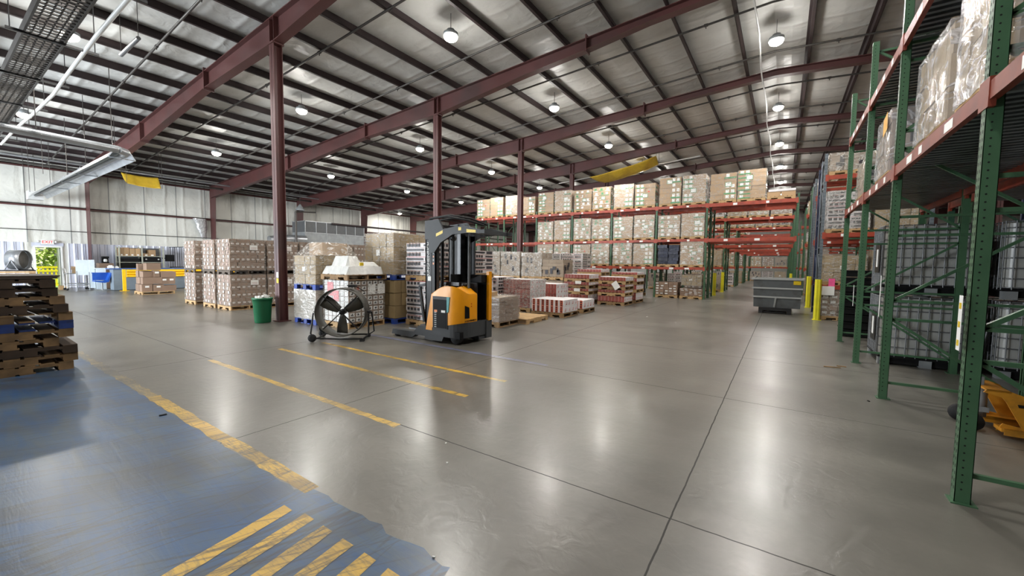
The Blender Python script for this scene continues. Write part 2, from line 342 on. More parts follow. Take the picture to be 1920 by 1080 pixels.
# ------------------------------------------------------------------ building
XW, XE, YS, YN = -31.7, 30.7, -8.0, 62.0
RX = -0.5
def zroof(x): return 8.55 - .064 * abs(x - RX)
fl = MB(); fl.box(XW-.3, XE+.3, YS-.3, YN+.3, -.2, 0); struct(fl.build('floor', M['floor']), 'polished grey concrete warehouse floor with cut joints')
# purlin positions
PUR = [RX - .85 - 1.42*i for i in range(22)] + [RX + .85 + 1.42*i for i in range(22)]
PUR = sorted(p for p in PUR if XW+.1 < p < XE-.1)
ce = MB()
edges = sorted([XW-.3] + PUR + [RX, XE+.3])
ys = [YS-.3, YN+.3]
for a, b in zip(edges[:-1], edges[1:]):
    seg = 4
    for k in range(seg):
        x0 = a + (b-a)*k/seg; x1 = a + (b-a)*(k+1)/seg
        sg = lambda x: .05*math.sin(PI*(x-a)/(b-a)) if b-a > .6 else 0
        ce.add([(x0,ys[0],zroof(x0)-sg(x0)),(x1,ys[0],zroof(x1)-sg(x1)),(x1,ys[1],zroof(x1)-sg(x1)),(x0,ys[1],zroof(x0)-sg(x0))], [(0,1,2,3)], 0, 1, True)
for a, b in ((XW-.3, RX), (RX, XE+.3)):
    ce.add([(a,ys[0],zroof(a)+.12),(b,ys[0],zroof(b)+.12),(b,ys[1],zroof(b)+.12),(a,ys[1],zroof(a)+.12)], [(0,1,2,3)])
struct(ce.build('ceiling', M['insul_roof']), 'white vinyl-faced insulation of the low-pitched roof')
# walls
def wallbox(name, x0, x1, y0, y1, holes=(), top=9, mi='insul_wall'):
    m = MB()
    axis = 'Y' if (x1-x0) < (y1-y0) else 'X'
    a0, a1 = (y0, y1) if axis == 'Y' else (x0, x1)
    cur = a0
    def seg(p, q, z0, z1):
        if axis == 'Y': m.box(x0, x1, p, q, z0, z1)
        else: m.box(p, q, y0, y1, z0, z1)
    for h0, h1, hz0, hz1 in sorted(holes):
        seg(cur, h0, 0, top)
        if hz0 > 0: seg(h0, h1, 0, hz0)
        seg(h0, h1, hz1, top); cur = h1
    seg(cur, a1, 0, top)
    return struct(m.build(name, M[mi]))
DOOR = (3.47, 4.33, 0, 2.12)
wallbox('wall_left', XW-.25, XW-.06, YS, YN, [DOOR], 6.9)
wallbox('wall_right', XE, XE+.25, YS, YN, [], 6.9)
wallbox('wall_back', XW, XE, YN, YN+.25)
wallbox('wall_front', XW, XE, YS-.25, YS, [(dx-ww/2, dx+ww/2, 0, 4.1) for dx, ww in DOCKS], 9)
# corrugated steel band on the lower left wall
co = MB(); y = YS
while y < YN:
    if not (DOOR[0]-.1 < y < DOOR[1]+.06) and not (DOOR[0]-.1 < y+.3 < DOOR[1]+.06):
        co.prism([(XW-.06, y), (XW-.06, y+.3), (XW-.02, y+.28), (XW-.02, y+.24), (XW-.05, y+.2), (XW-.05, y+.06), (XW-.02, y+.03)], 0, 2.36, 'Z')
    y += .3
co.box(XW-.06, XW-.01, DOOR[0]-.12, DOOR[1]+.12, DOOR[3]+.02, 2.36)
struct(co.build('wall_left_cladding', M['corr']), 'galvanised ribbed steel sheet along the foot of the left wall')
# frames
FY = [5.35 + 5.75*k for k in range(-2, 10)]
FY = [y for y in FY if YS < y < YN]
def ibeam_v(m, x, y, w_, d_, z0, z1):   # flanges facing +-Y, web across Y
    m.box(x-w_/2, x+w_/2, y-d_/2, y-d_/2+.016, z0, z1); m.box(x-w_/2, x+w_/2, y+d_/2-.016, y+d_/2, z0, z1)
    m.box(x-.008, x+.008, y-d_/2, y+d_/2, z0, z1)
BOT = [(-31.35, 5.62), (-21.4, 6.3), (-15.1, 6.9), (-10.9, 7.05), (-7, 7.53), (-5, 7.72), (-3.2, 7.95), (RX, 8.12)]
bot = BOT + [(2*RX - x, z) for x, z in reversed(BOT[:-1])]
for k, y in enumerate(FY):
    # rafter: top flange, bottom flange, tapered web
    m = MB(); fw = .24
    ring = sorted(bot)
    for (xa, za), (xb, zb) in zip(ring[:-1], ring[1:]):
        m.bar((xa, y, za), (xb, y, zb), fw, .02)
        m.add([(xa,y-.006,za),(xb,y-.006,zb),(xb,y-.006,zroof(xb)-.24),(xa,y-.006,zroof(xa)-.24)], [(0,1,2,3)])
        m.add([(xa,y+.006,za),(xb,y+.006,zb),(xb,y+.006,zroof(xb)-.24),(xa,y+.006,zroof(xa)-.24)], [(0,1,2,3)])
    for xa, xb in ((-31.35, RX), (RX, 30.35)): m.bar((xa, y, zroof(xa)-.23), (xb, y, zroof(xb)-.23), fw, .02)
    for xs in (-21.4, -15.05, -4.95, 3.95, 14.05):           # bolted splice plates
        zb = [za+(zb_-za)*(xs-xa)/(xb_-xa) for (xa,za),(xb_,zb_) in zip(ring[:-1], ring[1:]) if xa <= xs <= xb_][0]
        m.box(xs-.018, xs+.018, y-.14, y+.14, zb-.07, zroof(xs)-.13)
    for xs in (-10.98, -10.78, 9.8, 10.0): m.box(xs-.006, xs+.006, y-.11, y+.11, 7.05, zroof(xs)-.24)
    struct(m.build('roof_rafter', M['steel_red']), 'red-brown steel roof rafter, frame line %d from the front wall' % (k+1))
    m = MB(); ibeam_v(m, -10.9, y, .22, .22, 0, 7.05); m.box(-11.06, -10.74, y-.16, y+.16, 0, .02); m.box(-11.04,-10.76,y-.14,y+.14,7.02,7.06)
    struct(m.build('steel_column', M['steel_red']), 'red-brown H-section column under rafter line %d' % (k+1))
    m = MB(); ibeam_v(m, 9.9, y, .22, .22, 0, 7.05)
    struct(m.build('steel_column', M['steel_red']), 'red-brown H-section column on the right side, rafter line %d' % (k+1))
    for xs, sg in ((-31.35, 1), (30.35, -1)):
        m = MB()
        m.prism([(xs-sg*.2, 0), (xs+sg*.12, 0), (xs+sg*.5, 5.62), (xs-sg*.2, 6.45)], y-.008, y+.008, 'Y')
        m.bar((xs-sg*.2, y, 0), (xs-sg*.2, y, 6.45), .24, .02); m.bar((xs+sg*.12, y, 0), (xs+sg*.5, y, 5.62), .24, .02)
        struct(m.build('wall_column', M['steel_red']), 'tapered red-brown wall column, frame line %d' % (k+1))
for i, x in enumerate(PUR):
    m = MB(); z = zroof(x)
    m.box(x-.008, x+.008, YS, YN, z-.22, z-.01); m.box(x-.008, x+.075, YS, YN, z-.228, z-.22); m.box(x-.075, x+.008, YS, YN, z-.015, z-.008)
    m.box(x+.067, x+.075, YS, YN, z-.228, z-.205)
    struct(m.build('roof_purlin', M['steel_dark']), 'steel roof purlin coloured shadow-dark, number %d from the left wall' % (i+1))
for z in (4.27, 6.2):
    for xs, sg in ((XW, 1), (XE, -1)):
        m = MB(); m.box(min(xs-.05*sg, xs+.12*sg), max(xs-.05*sg, xs+.12*sg), YS, YN, z-.02, z+.02); m.box(min(xs+.1*sg, xs+.12*sg), max(xs+.1*sg, xs+.12*sg), YS, YN, z-.1, z+.02)
        struct(m.build('wall_girt', M['steel_red']), 'red-brown horizontal wall girt at %.1f metres on the %s wall' % (z, 'left' if sg > 0 else 'right'))
m = MB(); m.tube([(XW+.03, YS, 3.0), (XW+.03, YN, 3.0)], .02, 6); struct(m.build('trim_1', M['pipe']), 'thin cable run along the left wall')
# wall insulation bands: seams of vinyl facing every 1.5 m
m = MB()
y = YS+.6
while y < YN: m.box(XW-.062, XW-.052, y-.02, y+.02, 2.36, 6.6); y += 1.52
struct(m.build('trim_2', M['greyl']), 'vertical seams of the wall insulation')
# yard door and what lies outside
m = MB()
for a, b, c, d in ((DOOR[0]-.07, DOOR[0], 0, 2.2), (DOOR[1], DOOR[1]+.07, 0, 2.2), (DOOR[0], DOOR[1], 2.12, 2.2)): m.box(XW-.27, XW+.02, a, b, c, d)
fr = struct(m.build('door_1', M['white']), 'open yard door frame in the left wall')
m = MB(); m.box(XW-1.05, XW-.28, DOOR[1]+.0, DOOR[1]+.05, .02, 2.1); m.build('door_leaf', M['white'], fr)
m = MB(); m.box(-60, XW-.3, -30, 40, -.25, -.1); struct(m.build('yard_ground', M['grass']), 'sunlit grass yard outside the open door')
ex = thing('exit_sign', 'white EXIT sign with red letters and twin lamps over the yard door', 'exit sign', (XW+.06, 3.88, 2.27))
m = MB(); m.box(-.03, .05, -.22, .22, 0, .24); m.build('sign_body', M['white'], ex)
for sy in (-.3, .3):
    m = MB(); m.lathe([(0,-.04),(.05,-.03),(.06,.03),(0,.05)], (0.02, sy, .14), 'X', 12); m.build('lamp_head', M['white'], ex)
text('lettering', 'EXIT', .19, M['exit'], Matrix.Translation((.054, 0, .12)) @ Matrix.Rotation(R(90), 4, 'Z') @ Matrix.Rotation(R(90), 4, 'X'), ex)
rl = thing('safety_railing', 'bright yellow railing with close upright slats outside the open yard door', 'railing', (-34.2, 0, -.1))
m = MB()
for z in (.95, 1.15): m.box(-.03, .03, 2.4, 6.2, z-.05, z+.05)
m.box(-.03, .03, 2.4, 6.2, .1, .2); m.build('rail', M['post_yellow'], rl)
m = MB(); y = 2.5
while y < 6.2: m.box(-.02, .02, y, y+.07, .1, 1.15); y += .16
m.build('slats', M['post_yellow'], rl)
random.seed(4)
import bmesh as _bm
def bush(x, y, r, h, label):
    m = MB(); rs = random.Random(int(x*7+y*3))
    for i in range(1900):
        th = rs.uniform(0, 2*PI); ph = math.acos(rs.uniform(-.4, 1)); rr = r*rs.uniform(.6, 1)
        c = Vector((x+rr*math.sin(ph)*math.cos(th), y+rr*math.sin(ph)*math.sin(th), h*.45+h*.55*math.cos(ph)*rs.uniform(.7, 1)))
        a = Vector((rs.uniform(-1,1), rs.uniform(-1,1), rs.uniform(-.6,.6))).normalized()*.12; b = a.cross(Vector((rs.uniform(-1,1), rs.uniform(-1,1), 1))).normalized()*.075
        m.quad(c-a, c-b, c+a, c+b, 0, rs.uniform(.5, 1.5))
    t = thing('bush', label, 'bush', (0,0,0)); m.build('foliage', M['leaf'], t)
    m = MB(); m.tube([(x,y,-.1),(x,y,h*.3),(x+.2,y+.1,h*.7)], [.1,.08,.05], 6); m.build('stem', M['wood_old'], t)
bush(-37.2, 3.0, 1.3, 3.2, 'leafy green bush behind the yellow railing, left one through the doorway')
bush(-38.2, 5.7, 1.5, 3.6, 'leafy green bush behind the yellow railing, right one through the doorway')

# ------------------------------------------------------------------ roof services
def orow(n):
    W = ['first','second','third','fourth','fifth','sixth','seventh','eighth','ninth','tenth','eleventh','twelfth','thirteenth','fourteenth','fifteenth','sixteenth','seventeenth','eighteenth','nineteenth','twentieth','twenty-first']
    return W[n] if n < len(W) else str(n+1)
YP = [3.95-2.83+2.83*k for k in range(0, 20)]
for k, y in enumerate(YP):
    for xa, xb, sd in ((XW+.2, RX, 'left'), (RX, XE-.2, 'right')):
        m = MB(); m.tube([(xa, y, zroof(xa)-.27), (xb, y, zroof(xb)-.27)], .03, 8)
        n = int(abs(xb-xa)/2.9)
        for i in range(n):
            x = xa+(i+.5)*(xb-xa)/n; m.lathe([(.042,-.05),(.042,.05)], (x, y, zroof(x)-.27), 'X', 8); m.bar((x,y,zroof(x)-.3),(x,y,zroof(x)-.36), .02,.02)
        tag(m.build('sprinkler_pipe', M['pipe']), 'thin grey sprinkler pipe under the %s roof slope, %s from the front' % (sd, orow(k)), 'pipe', 'sprinkler pipes under the roof')
m = MB(); m.tube([(-29.6, YS, 6.02), (-29.6, YN, 6.02)], .06, 10)
tag(m.build('main_pipe', M['pipe']), 'thick dark pipe running high along the left wall', 'pipe')
m = MB(); m.tube([(-28.6, YS, 6.12), (-28.6, YN, 6.12)], .045, 8)
tag(m.build('conduit', M['galv']), 'pale conduit running beside the thick pipe near the left eave', 'conduit')
m = MB(); m.tube([(-28.0, 17.5, 4.35), (-28.0, 40, 4.35)], .07, 10)
tag(m.build('main_pipe', M['steel_dark']), 'dark pipe with red coupling leading right above the air handler', 'pipe')
m = MB(); pts = [(-.86 + .03*math.sin(i*1.3), 6 + i*1.2, 8.0 + .03*math.sin(i*.9)) for i in range(42)]
m.tube(pts, .022, 6); tag(m.build('power_conduit', M['white']), 'thin white wavy conduit beside the ridge row of lamps', 'conduit')
m = MB(); m.tube([(-13.5, 25.9, 7.3), (-4.2, 25.4, 7.85)], .03, 6); tag(m.build('power_conduit', M['white']), 'white straight conduit crossing under the roof by the yellow tarp', 'conduit')
# high bay lamps
_h = MB(); _h.lathe([(.0,.16),(.1,.16),(.12,.1),(.19,.07),(.2,0),(.17,0)], n=20); hb = _h.mesh('housing', M['galv_dull'])
_l = MB(); _l.lathe([(0,-.13),(.09,-.125),(.16,-.08),(.185,-.02),(.17,0)], n=20); lb = _l.mesh('lens', M['lens'])
_k = MB(); _k.tube([(0,0,.16),(0,0,.57)], .008, 6); kb = _k.mesh('hook', M['pipe'])
def lamp_light(t):
    l = bpy.data.lights.new('lamp_down_light', 'AREA'); l.shape = 'DISK'; l.size = .36; l.energy = LAMP_W; l.color = (1, .97, .925)
    lo = bpy.data.objects.new('lamp_down_light', l); COL.objects.link(lo); lo.parent = t; lo.location = (0, 0, -.15)
    l = bpy.data.lights.new('lamp_side_light', 'POINT'); l.energy = LAMP_W*.36; l.shadow_soft_size = .18; l.color = (1, .97, .925)
    lo = bpy.data.objects.new('lamp_side_light', l); COL.objects.link(lo); lo.parent = t; lo.location = (0, 0, -.34)
LX = [-.44, -7.45, -14.7, -22.1, -29.6]
n = 0
for c, x in enumerate(LX):
    for r_ in range(9):
        y = 2.35 + 5.72*r_
        if x == -.44 and r_ == 0: pass
        if x < -20 and r_ > 6: continue
        if x == -29.6 and r_ != 4: continue
        z = zroof(x) - .62
        t = thing('high_bay_lamp', 'lit round high bay lamp, %s from the front, %s row left of the ridge' % (orow(r_), ['ridge','second','third','fourth','outermost'][c]) if c else 'lit round high bay lamp, %s from the front in the row along the ridge' % orow(r_), 'lamp', (x, y, z), 0, 'high bay lamps')
        put('housing', hb, t); put('lens', lb, t); put('hook', kb, t)
        lamp_light(t)
for i, y in enumerate((8.1, 19.5, 31)):
    x = 13.5; z = zroof(x)-.6
    t = thing('high_bay_lamp', 'lit round high bay lamp, %s of the row right of the ridge' % orow(i), 'lamp', (x, y, z), 0, 'high bay lamps')
    put('housing', hb, t); put('lens', lb, t); put('hook', kb, t)
    lamp_light(t)
# cable tray, top left
t = thing('cable_tray', 'galvanised ladder cable tray with close rungs hanging at the upper left', 'cable tray', (0, 0, 5.5))
m = MB(); m.box(-22, -5.5, 1.2, 1.23, -.06, .1); m.box(-22, -5.5, 1.67, 1.70, -.06, .1); m.build('side_rail', M['pipe'], t)
m = MB(); x = -22
while x < -5.5: m.box(x, x+.05, 1.22, 1.68, -.05, -.03); x += .14
for i in range(4): m.tube([(-22, 1.3+.09*i, -.01), (-14, 1.32+.09*i, .0), (-5.5, 1.3+.09*i, -.01)], .012, 6)
m.build('rungs', M['pipe'], t)
for x in (-21, -18.5, -16, -13.4, -10.8, -8):
    m = MB(); m.box(x-.02, x+.02, 1.0, 2.1, -.13, -.09); m.tube([(x,1.05,-.1),(x,1.05,zroof(x)-5.52)], .008, 5); m.tube([(x,2.05,-.1),(x,2.05,zroof(x)-5.52)], .008, 5); m.build('hanger', M['blackm'], t)
m = MB(); m.tube([(-7, 1.95, 5.45), (-10, 1.93, 5.43), (-12.6, 1.9, 5.3), (-14.4, 2.0, 5.43), (-16, 1.86, 5.25), (-19, 1.85, 5.4), (-22, 1.8, 5.38)], .035, 8)
tag(m.build('power_conduit', M['white']), 'white flexible conduit sagging beside the cable tray', 'conduit')
# radiant tube heater
t = thing('tube_heater', 'long shiny radiant tube heater with reflector hanging below the roof at left', 'heater', (0, 0, 4.62))
m = MB(); m.tube([(-15.1, .3, 0), (-15.5, 3.3, 0)], .1, 12); m.tube([(-15.5, 3.3, 0), (-15.75, 3.52, 0), (-16.1, 3.55, 0)], .1, 12); m.build('supply_tube', M['galv'], t)
m = MB(); m.tube([(-16, 3.55, 0), (-30.5, 3.42, 0)], .055, 10); m.build('burner_tube', M['galv_dull'], t)
m = MB()
pr = [(-.3, -.14), (-.2, .03), (-.09, .12), (.09, .12), (.2, .03), (.3, -.14), (.285, -.145), (.19, .015), (.085, .1), (-.085, .1), (-.19, .015), (-.285, -.145)]
for a, b in ((-16.0, -20.4), (-20.3, -25.3), (-25.2, -30.2)):
    m.prism([(3.49 + p[0], p[1] + .0) for p in pr], b, a, 'X')
for x in (-20.35, -25.25, -16.1, -23): m.bar((x, 3.2, -.13), (x, 3.8, -.13), .03, .03); m.bar((x,3.2,-.13),(x,3.35,.13),.02,.02); m.bar((x,3.78,-.13),(x,3.62,.13),.02,.02)
m.build('reflector', M['galv'], t)
m = MB(); m.box(-31.0, -30.4, 3.2, 3.7, -.2, .2); m.build('burner_box', M['white'], t)
for x, y in ((-17, 3.5), (-20.4, 3.5), (-23.5, 3.5), (-27, 3.5), (-30.6, 3.45), (-15.3, 1.8), (-15.2, .9)):
    m = MB(); m.tube([(x, y, .1), (x, y, zroof(x)-4.64)], .01, 5); m.build('hanger', M['pipe'], t)
t = thing('strip_lamp', 'short dark tube hanging on two wires under the purlins at upper left', 'strip lamp', (-13.2, 3.1, 6.65))
m = MB(); m.tube([(-.7, 0, 0), (.7, 0, 0)], .045, 8); m.build('tube', M['grey'], t)
for q in (-.68, .68): m = MB(); m.tube([(q,0,0),(q,0,1.1)], .007, 5); m.build('wire', M['pipe'], t)
# drop wires / sprinkler drops near left
for i, (x, y, z0) in enumerate(((-24.5, 3.0, 4.9), (-27, 2.9, 4.4), (-22, 4.6, 5.2), (-29.5, 3.0, 4.6))):
    m = MB(); m.tube([(x, y, z0), (x, y, zroof(x)-.01)], .009, 5)
    tag(m.build('hanging_wire', M['pipe']), 'thin wire hanging from the roof by the tube heater, %s from the right' % orow([1, 2, 0, 3][i]), 'wire', 'hanging wires by the heater')
def tarp(name, pts, nu, nv, sag, label):
    # pts: four corners (u0v0, u1v0, u1v1, u0v1)
    A, B, C_, D_ = [Vector(p) for p in pts]; m = MB(); g = []
    for i in range(nu+1):
        for j in range(nv+1):
            u, v = i/nu, j/nv
            p = A*(1-u)*(1-v)+B*u*(1-v)+C_*u*v+D_*(1-u)*v
            s_ = sag*(4*u*(1-u))*(.4+.6*4*v*(1-v)); p.z -= s_ + .06*math.sin(u*17+v*3)*math.sin(v*PI)
            p.y += .05*math.sin(u*11)
            g.append(p)
    m.add(g, [(i*(nv+1)+j, (i+1)*(nv+1)+j, (i+1)*(nv+1)+j+1, i*(nv+1)+j+1) for i in range(nu) for j in range(nv)], 0, 1, True)
    o = m.build(name, M['tarp']); md = o.modifiers.new('thick', 'SOLIDIFY'); md.thickness = .01
    return tag(o, label, 'tarp')
tarp('yellow_tarp', [(-26, 5.6, 5.62), (-26, 7.0, 5.62), (-25.6, 7.0, 5.05), (-25.6, 5.7, 5.1)], 14, 8, .12, 'yellow tarp slung under the eave near the left wall')
o = tarp('yellow_tarp', [(-10.2, 23.6, 6.98), (-6.2, 23.6, 7.72), (-6.3, 24.6, 7.45), (-9.6, 24.7, 6.75)], 20, 10, .22, 'yellow tarp slung around a lit lamp over the tall pallet rack')
m = MB()
for p in ((-10.2, 23.6, 6.98), (-6.2, 23.6, 7.72), (-6.3, 24.6, 7.45), (-9.6, 24.7, 6.75)): m.tube([p, (p[0], p[1], zroof(p[0])-.01)], .008, 5)
m.build('tie_wire', M['pipe'], o)
o2 = [q for q in COL.objects if q.name == 'yellow_tarp'][0]
m = MB()
for p in ((-26, 5.6, 5.62), (-26, 7.0, 5.62), (-25.6, 7.0, 5.05), (-25.6, 5.7, 5.1)): m.tube([p, (p[0], p[1], zroof(p[0])-.01)], .008, 5)
m.build('tie_wire', M['pipe'], o2)

# ------------------------------------------------------------------ floor markings
def strip(name, x0, x1, y0, y1, mt, label, wob=.006, seed=1, rz=0, z=.0012):
    rs = random.Random(seed); m = MB(); n = max(4, int(max(x1-x0, y1-y0)/.12)); T = []; B = []
    for i in range(n+1):
        x = x0+(x1-x0)*i/n; T.append((x, y1+rs.uniform(-wob, wob))); B.append((x, y0+rs.uniform(-wob, wob)))
    for i in range(n): m.add([(B[i][0],B[i][1],z),(B[i+1][0],B[i+1][1],z),(T[i+1][0],T[i+1][1],z),(T[i][0],T[i][1],z)], [(0,1,2,3)])
    return tag(m.build(name, mt), label, 'floor marking', 'painted floor markings')
rs = random.Random(3)
m = MB(); pts = []
x = -16.0
north = []
while x < -1.4:
    yy = 1.42 if x < -2.75 else 1.5 - .0*(x+2.75)
    north.append((x, yy + rs.uniform(-.015, .015)*(2 if x > -2 else 1))); x += .09
m_pts = north + [(-1.38, 1.5), (-1.3, 1.2), (-1.26, .6), (-1.2, -1), (-1.2, -3), (-16, -3)]
m.add([(a, b, .0006) for a, b in m_pts], [tuple(range(len(m_pts)))])
tag(m.build('blue_floor_paint', M['blue_floor']), 'worn blue painted floor area at the lower left', 'floor marking')
M['yellow_worn'] = paint_mat('nearly_gone_yellow_floor_paint', (196,160,72), (112,106,90), .45, .85, 7)
strip('floor_line', -6.0, -2.66, 1.42, 1.535, M['yellow_floor'], 'scuffed yellow line edging the blue floor, nearer thick part', .012, 2)
strip('floor_line', -9.9, -6.0, 1.43, 1.53, M['yellow_worn'], 'faded yellow line edging the blue floor, far worn part', .02, 12)
strip('floor_line', -7.5, -3.05, 2.52, 2.60, M['yellow_floor'], 'yellow floor line nearest the camera of the three bay lines, on the joint', .008, 3)
strip('floor_line', -7.5, -3.07, 3.585, 3.665, M['yellow_floor'], 'middle one of the three yellow bay lines', .006, 4)
strip('floor_line', -7.4, -3.04, 4.355, 4.43, M['yellow_floor'], 'farthest of the three yellow bay lines, ending at the floor fan', .006, 5)
strip('floor_line', -7.4, -3.0, 5.45, 5.53, M['blue_tape'], 'faded bluish tape line in front of the reach truck', .006, 6, z=.0008)
# slanting hatch bars
for i in range(7):
    ex_, ey = -2.64 + .2*i, 1.31 - .03*(i == 0)
    m = MB(); rs = random.Random(20+i)
    dv = Vector((-.08, -1, 0)).normalized() if False else Vector((.16, -1, 0)).normalized()
    # bar from its far end (ex_, ey) running toward the camera side
    L_ = 1.0 + .1*i; wv = Vector((.1, 0, 0)); n_ = 10; ptsL = []; ptsR = []
    for k in range(n_+1):
        p = Vector((ex_, ey, .0022)) + dv*(L_*k/n_); ptsL.append(p + wv*rs.uniform(-.04, .04)); ptsR.append(p + wv*(1+rs.uniform(-.04, .04)))
    for k in range(n_): m.add([ptsL[k], ptsR[k], ptsR[k+1], ptsL[k+1]], [(0,1,2,3)])
    tag(m.build('hatch_bar', M['yellow_floor']), '%s yellow hatch bar from the left on the blue floor' % orow(i), 'floor marking', 'yellow hatch bars')

# ------------------------------------------------------------------ pallets and loads
def pallet_mb(L=1.2, W=1.0, H=.13, blocks=False, seed=0, z=0, x=0, y=0, m=None, rz=0):
    # deck boards run along x? boards along X, stringers along Y ... L along X, W along Y
    m = m or MB(); rs = random.Random(seed)
    n = 7; bw = L/n*.82
    for i in range(n):
        cx = -L/2 + bw/2 + i*(L-bw)/(n-1); m.cbox((x+cx, y, z+H-.009), (bw, W, .018), 0, rs.uniform(.75, 1.15))
    for i in (0, 2, 3, 4, 6): 
        cx = -L/2 + bw/2 + i*(L-bw)/(n-1); m.cbox((x+cx, y, z+.009), (bw, W, .018), 0, rs.uniform(.7, 1.1))
    for cy in (-W/2+.02, 0, W/2-.02):
        if blocks:
            for cx in (-L/2+.07, 0, L/2-.07): m.cbox((x+cx, y+cy*.93, z+H/2), (.14, .1, H-.036), 0, rs.uniform(.7, 1.05))
        else:
            # notched stringer
            zz0, zz1 = z+.018, z+H-.018; nt_ = .05
            xs = [-L/2, -L/2+.15, -L/2+.38, -.16 , .16, L/2-.38, L/2-.15, L/2]
            for a, b, lo in ((xs[0], xs[1], 0), (xs[1], xs[2], nt_), (xs[2], xs[5], 0), (xs[5], xs[6], nt_), (xs[6], xs[7], 0)):
                m.box(x+a, x+b, y+cy-.019, y+cy+.019, zz0+lo, zz1, 0, rs.uniform(.8, 1.0))
    return m
PAL = {}
def pal_mesh(kind, L, W, seed=0):
    k = (kind, L, W, seed)
    if k not in PAL: PAL[k] = pallet_mb(L, W, blocks=(kind == 'wood_blue'), seed=seed).mesh('pallet', M[kind])
    return PAL[k]
SL = ['carton','label','gtape','print','print_s','orangep','redp','whitebox','redbox','carton_g','carton_d','carton_o','boxred']
SM = [M[k] for k in SL]; SI = {k: i for i, k in enumerate(SL)}
class Load(MB):
    def __init__(s, W, D, z0): super().__init__(); s.W = W; s.D = D; s.z0 = z0
    def dec(s, face, u0, u1, v0, v1, mi, off=.004, t=1.0):
        # face 'F' = -Y, 'R' = +X, 'L' = -X, 'B' = +Y ; u along the face, v height; u measured from -half
        o = off
        W, D = s.W/2, s.D/2; v0 += s.z0; v1 += s.z0
        if face == 'F': P = [(u0,-D-o,v0),(u1,-D-o,v0),(u1,-D-o,v1),(u0,-D-o,v1)]
        elif face == 'R': P = [(W+o,u0,v0),(W+o,u1,v0),(W+o,u1,v1),(W+o,u0,v1)]
        elif face == 'L': P = [(-W-o,u0,v0),(-W-o,u1,v0),(-W-o,u1,v1),(-W-o,u0,v1)]
        s.quad(*P, SI[mi], t)
    def stack(s, H, nx, ny, nz, mi='carton', jit=.008, rs=random, gap=.004, vt=.08, brick=False):
        hz = H/nz; mi = SI[mi]
        for k in range(nz):
            ax, ay = (nx, ny)
            if brick and k % 2: ax, ay = (max(1, nx-1), ny+1)
            for i in range(ax):
                for j in range(ay):
                    dx, dy = s.W/ax, s.D/ay
                    c = (-s.W/2+dx*(i+.5)+rs.uniform(-jit, jit), -s.D/2+dy*(j+.5)+rs.uniform(-jit, jit), s.z0+hz*(k+.5))
                    # inner boxes are never seen: only build shell
                    if 0 < i < ax-1 and 0 < j < ay-1 and k < nz-1: continue
                    s.cbox(c, (dx-gap, dy-gap, hz-gap), mi, 1+rs.uniform(-vt, vt))
def shell(W, D, z0, z1, seed=0, n=6, jit=.012, top=True, taper=0):
    rs = random.Random(seed); m = MB()
    W += .03; D += .03; nz = max(4, int((z1-z0)/.16)); rings = []
    per = []
    for i in range(n): per.append((-W/2+W*i/n, -D/2))
    for i in range(n): per.append((W/2, -D/2+D*i/n))
    for i in range(n): per.append((W/2-W*i/n, D/2))
    for i in range(n): per.append((-W/2, D/2-D*i/n))
    N = len(per)
    for k in range(nz+1):
        z = z0+(z1-z0)*k/nz; f = 1 - taper*(k/nz)
        rings.append([(x*f+rs.uniform(0, jit)*(1 if x > 0 else -1), y*f+rs.uniform(0, jit)*(1 if y > 0 else -1), z) for x, y in per])
    V = [p for r_ in rings for p in r_]
    m.add(V, [(k*N+i, k*N+(i+1) % N, (k+1)*N+(i+1) % N, (k+1)*N+i) for k in range(nz) for i in range(N)])
    if top: m.add([(x, y, z+.01) for x, y, z in rings[-1]], [tuple(range(N))])
    return m
PROTO = {}
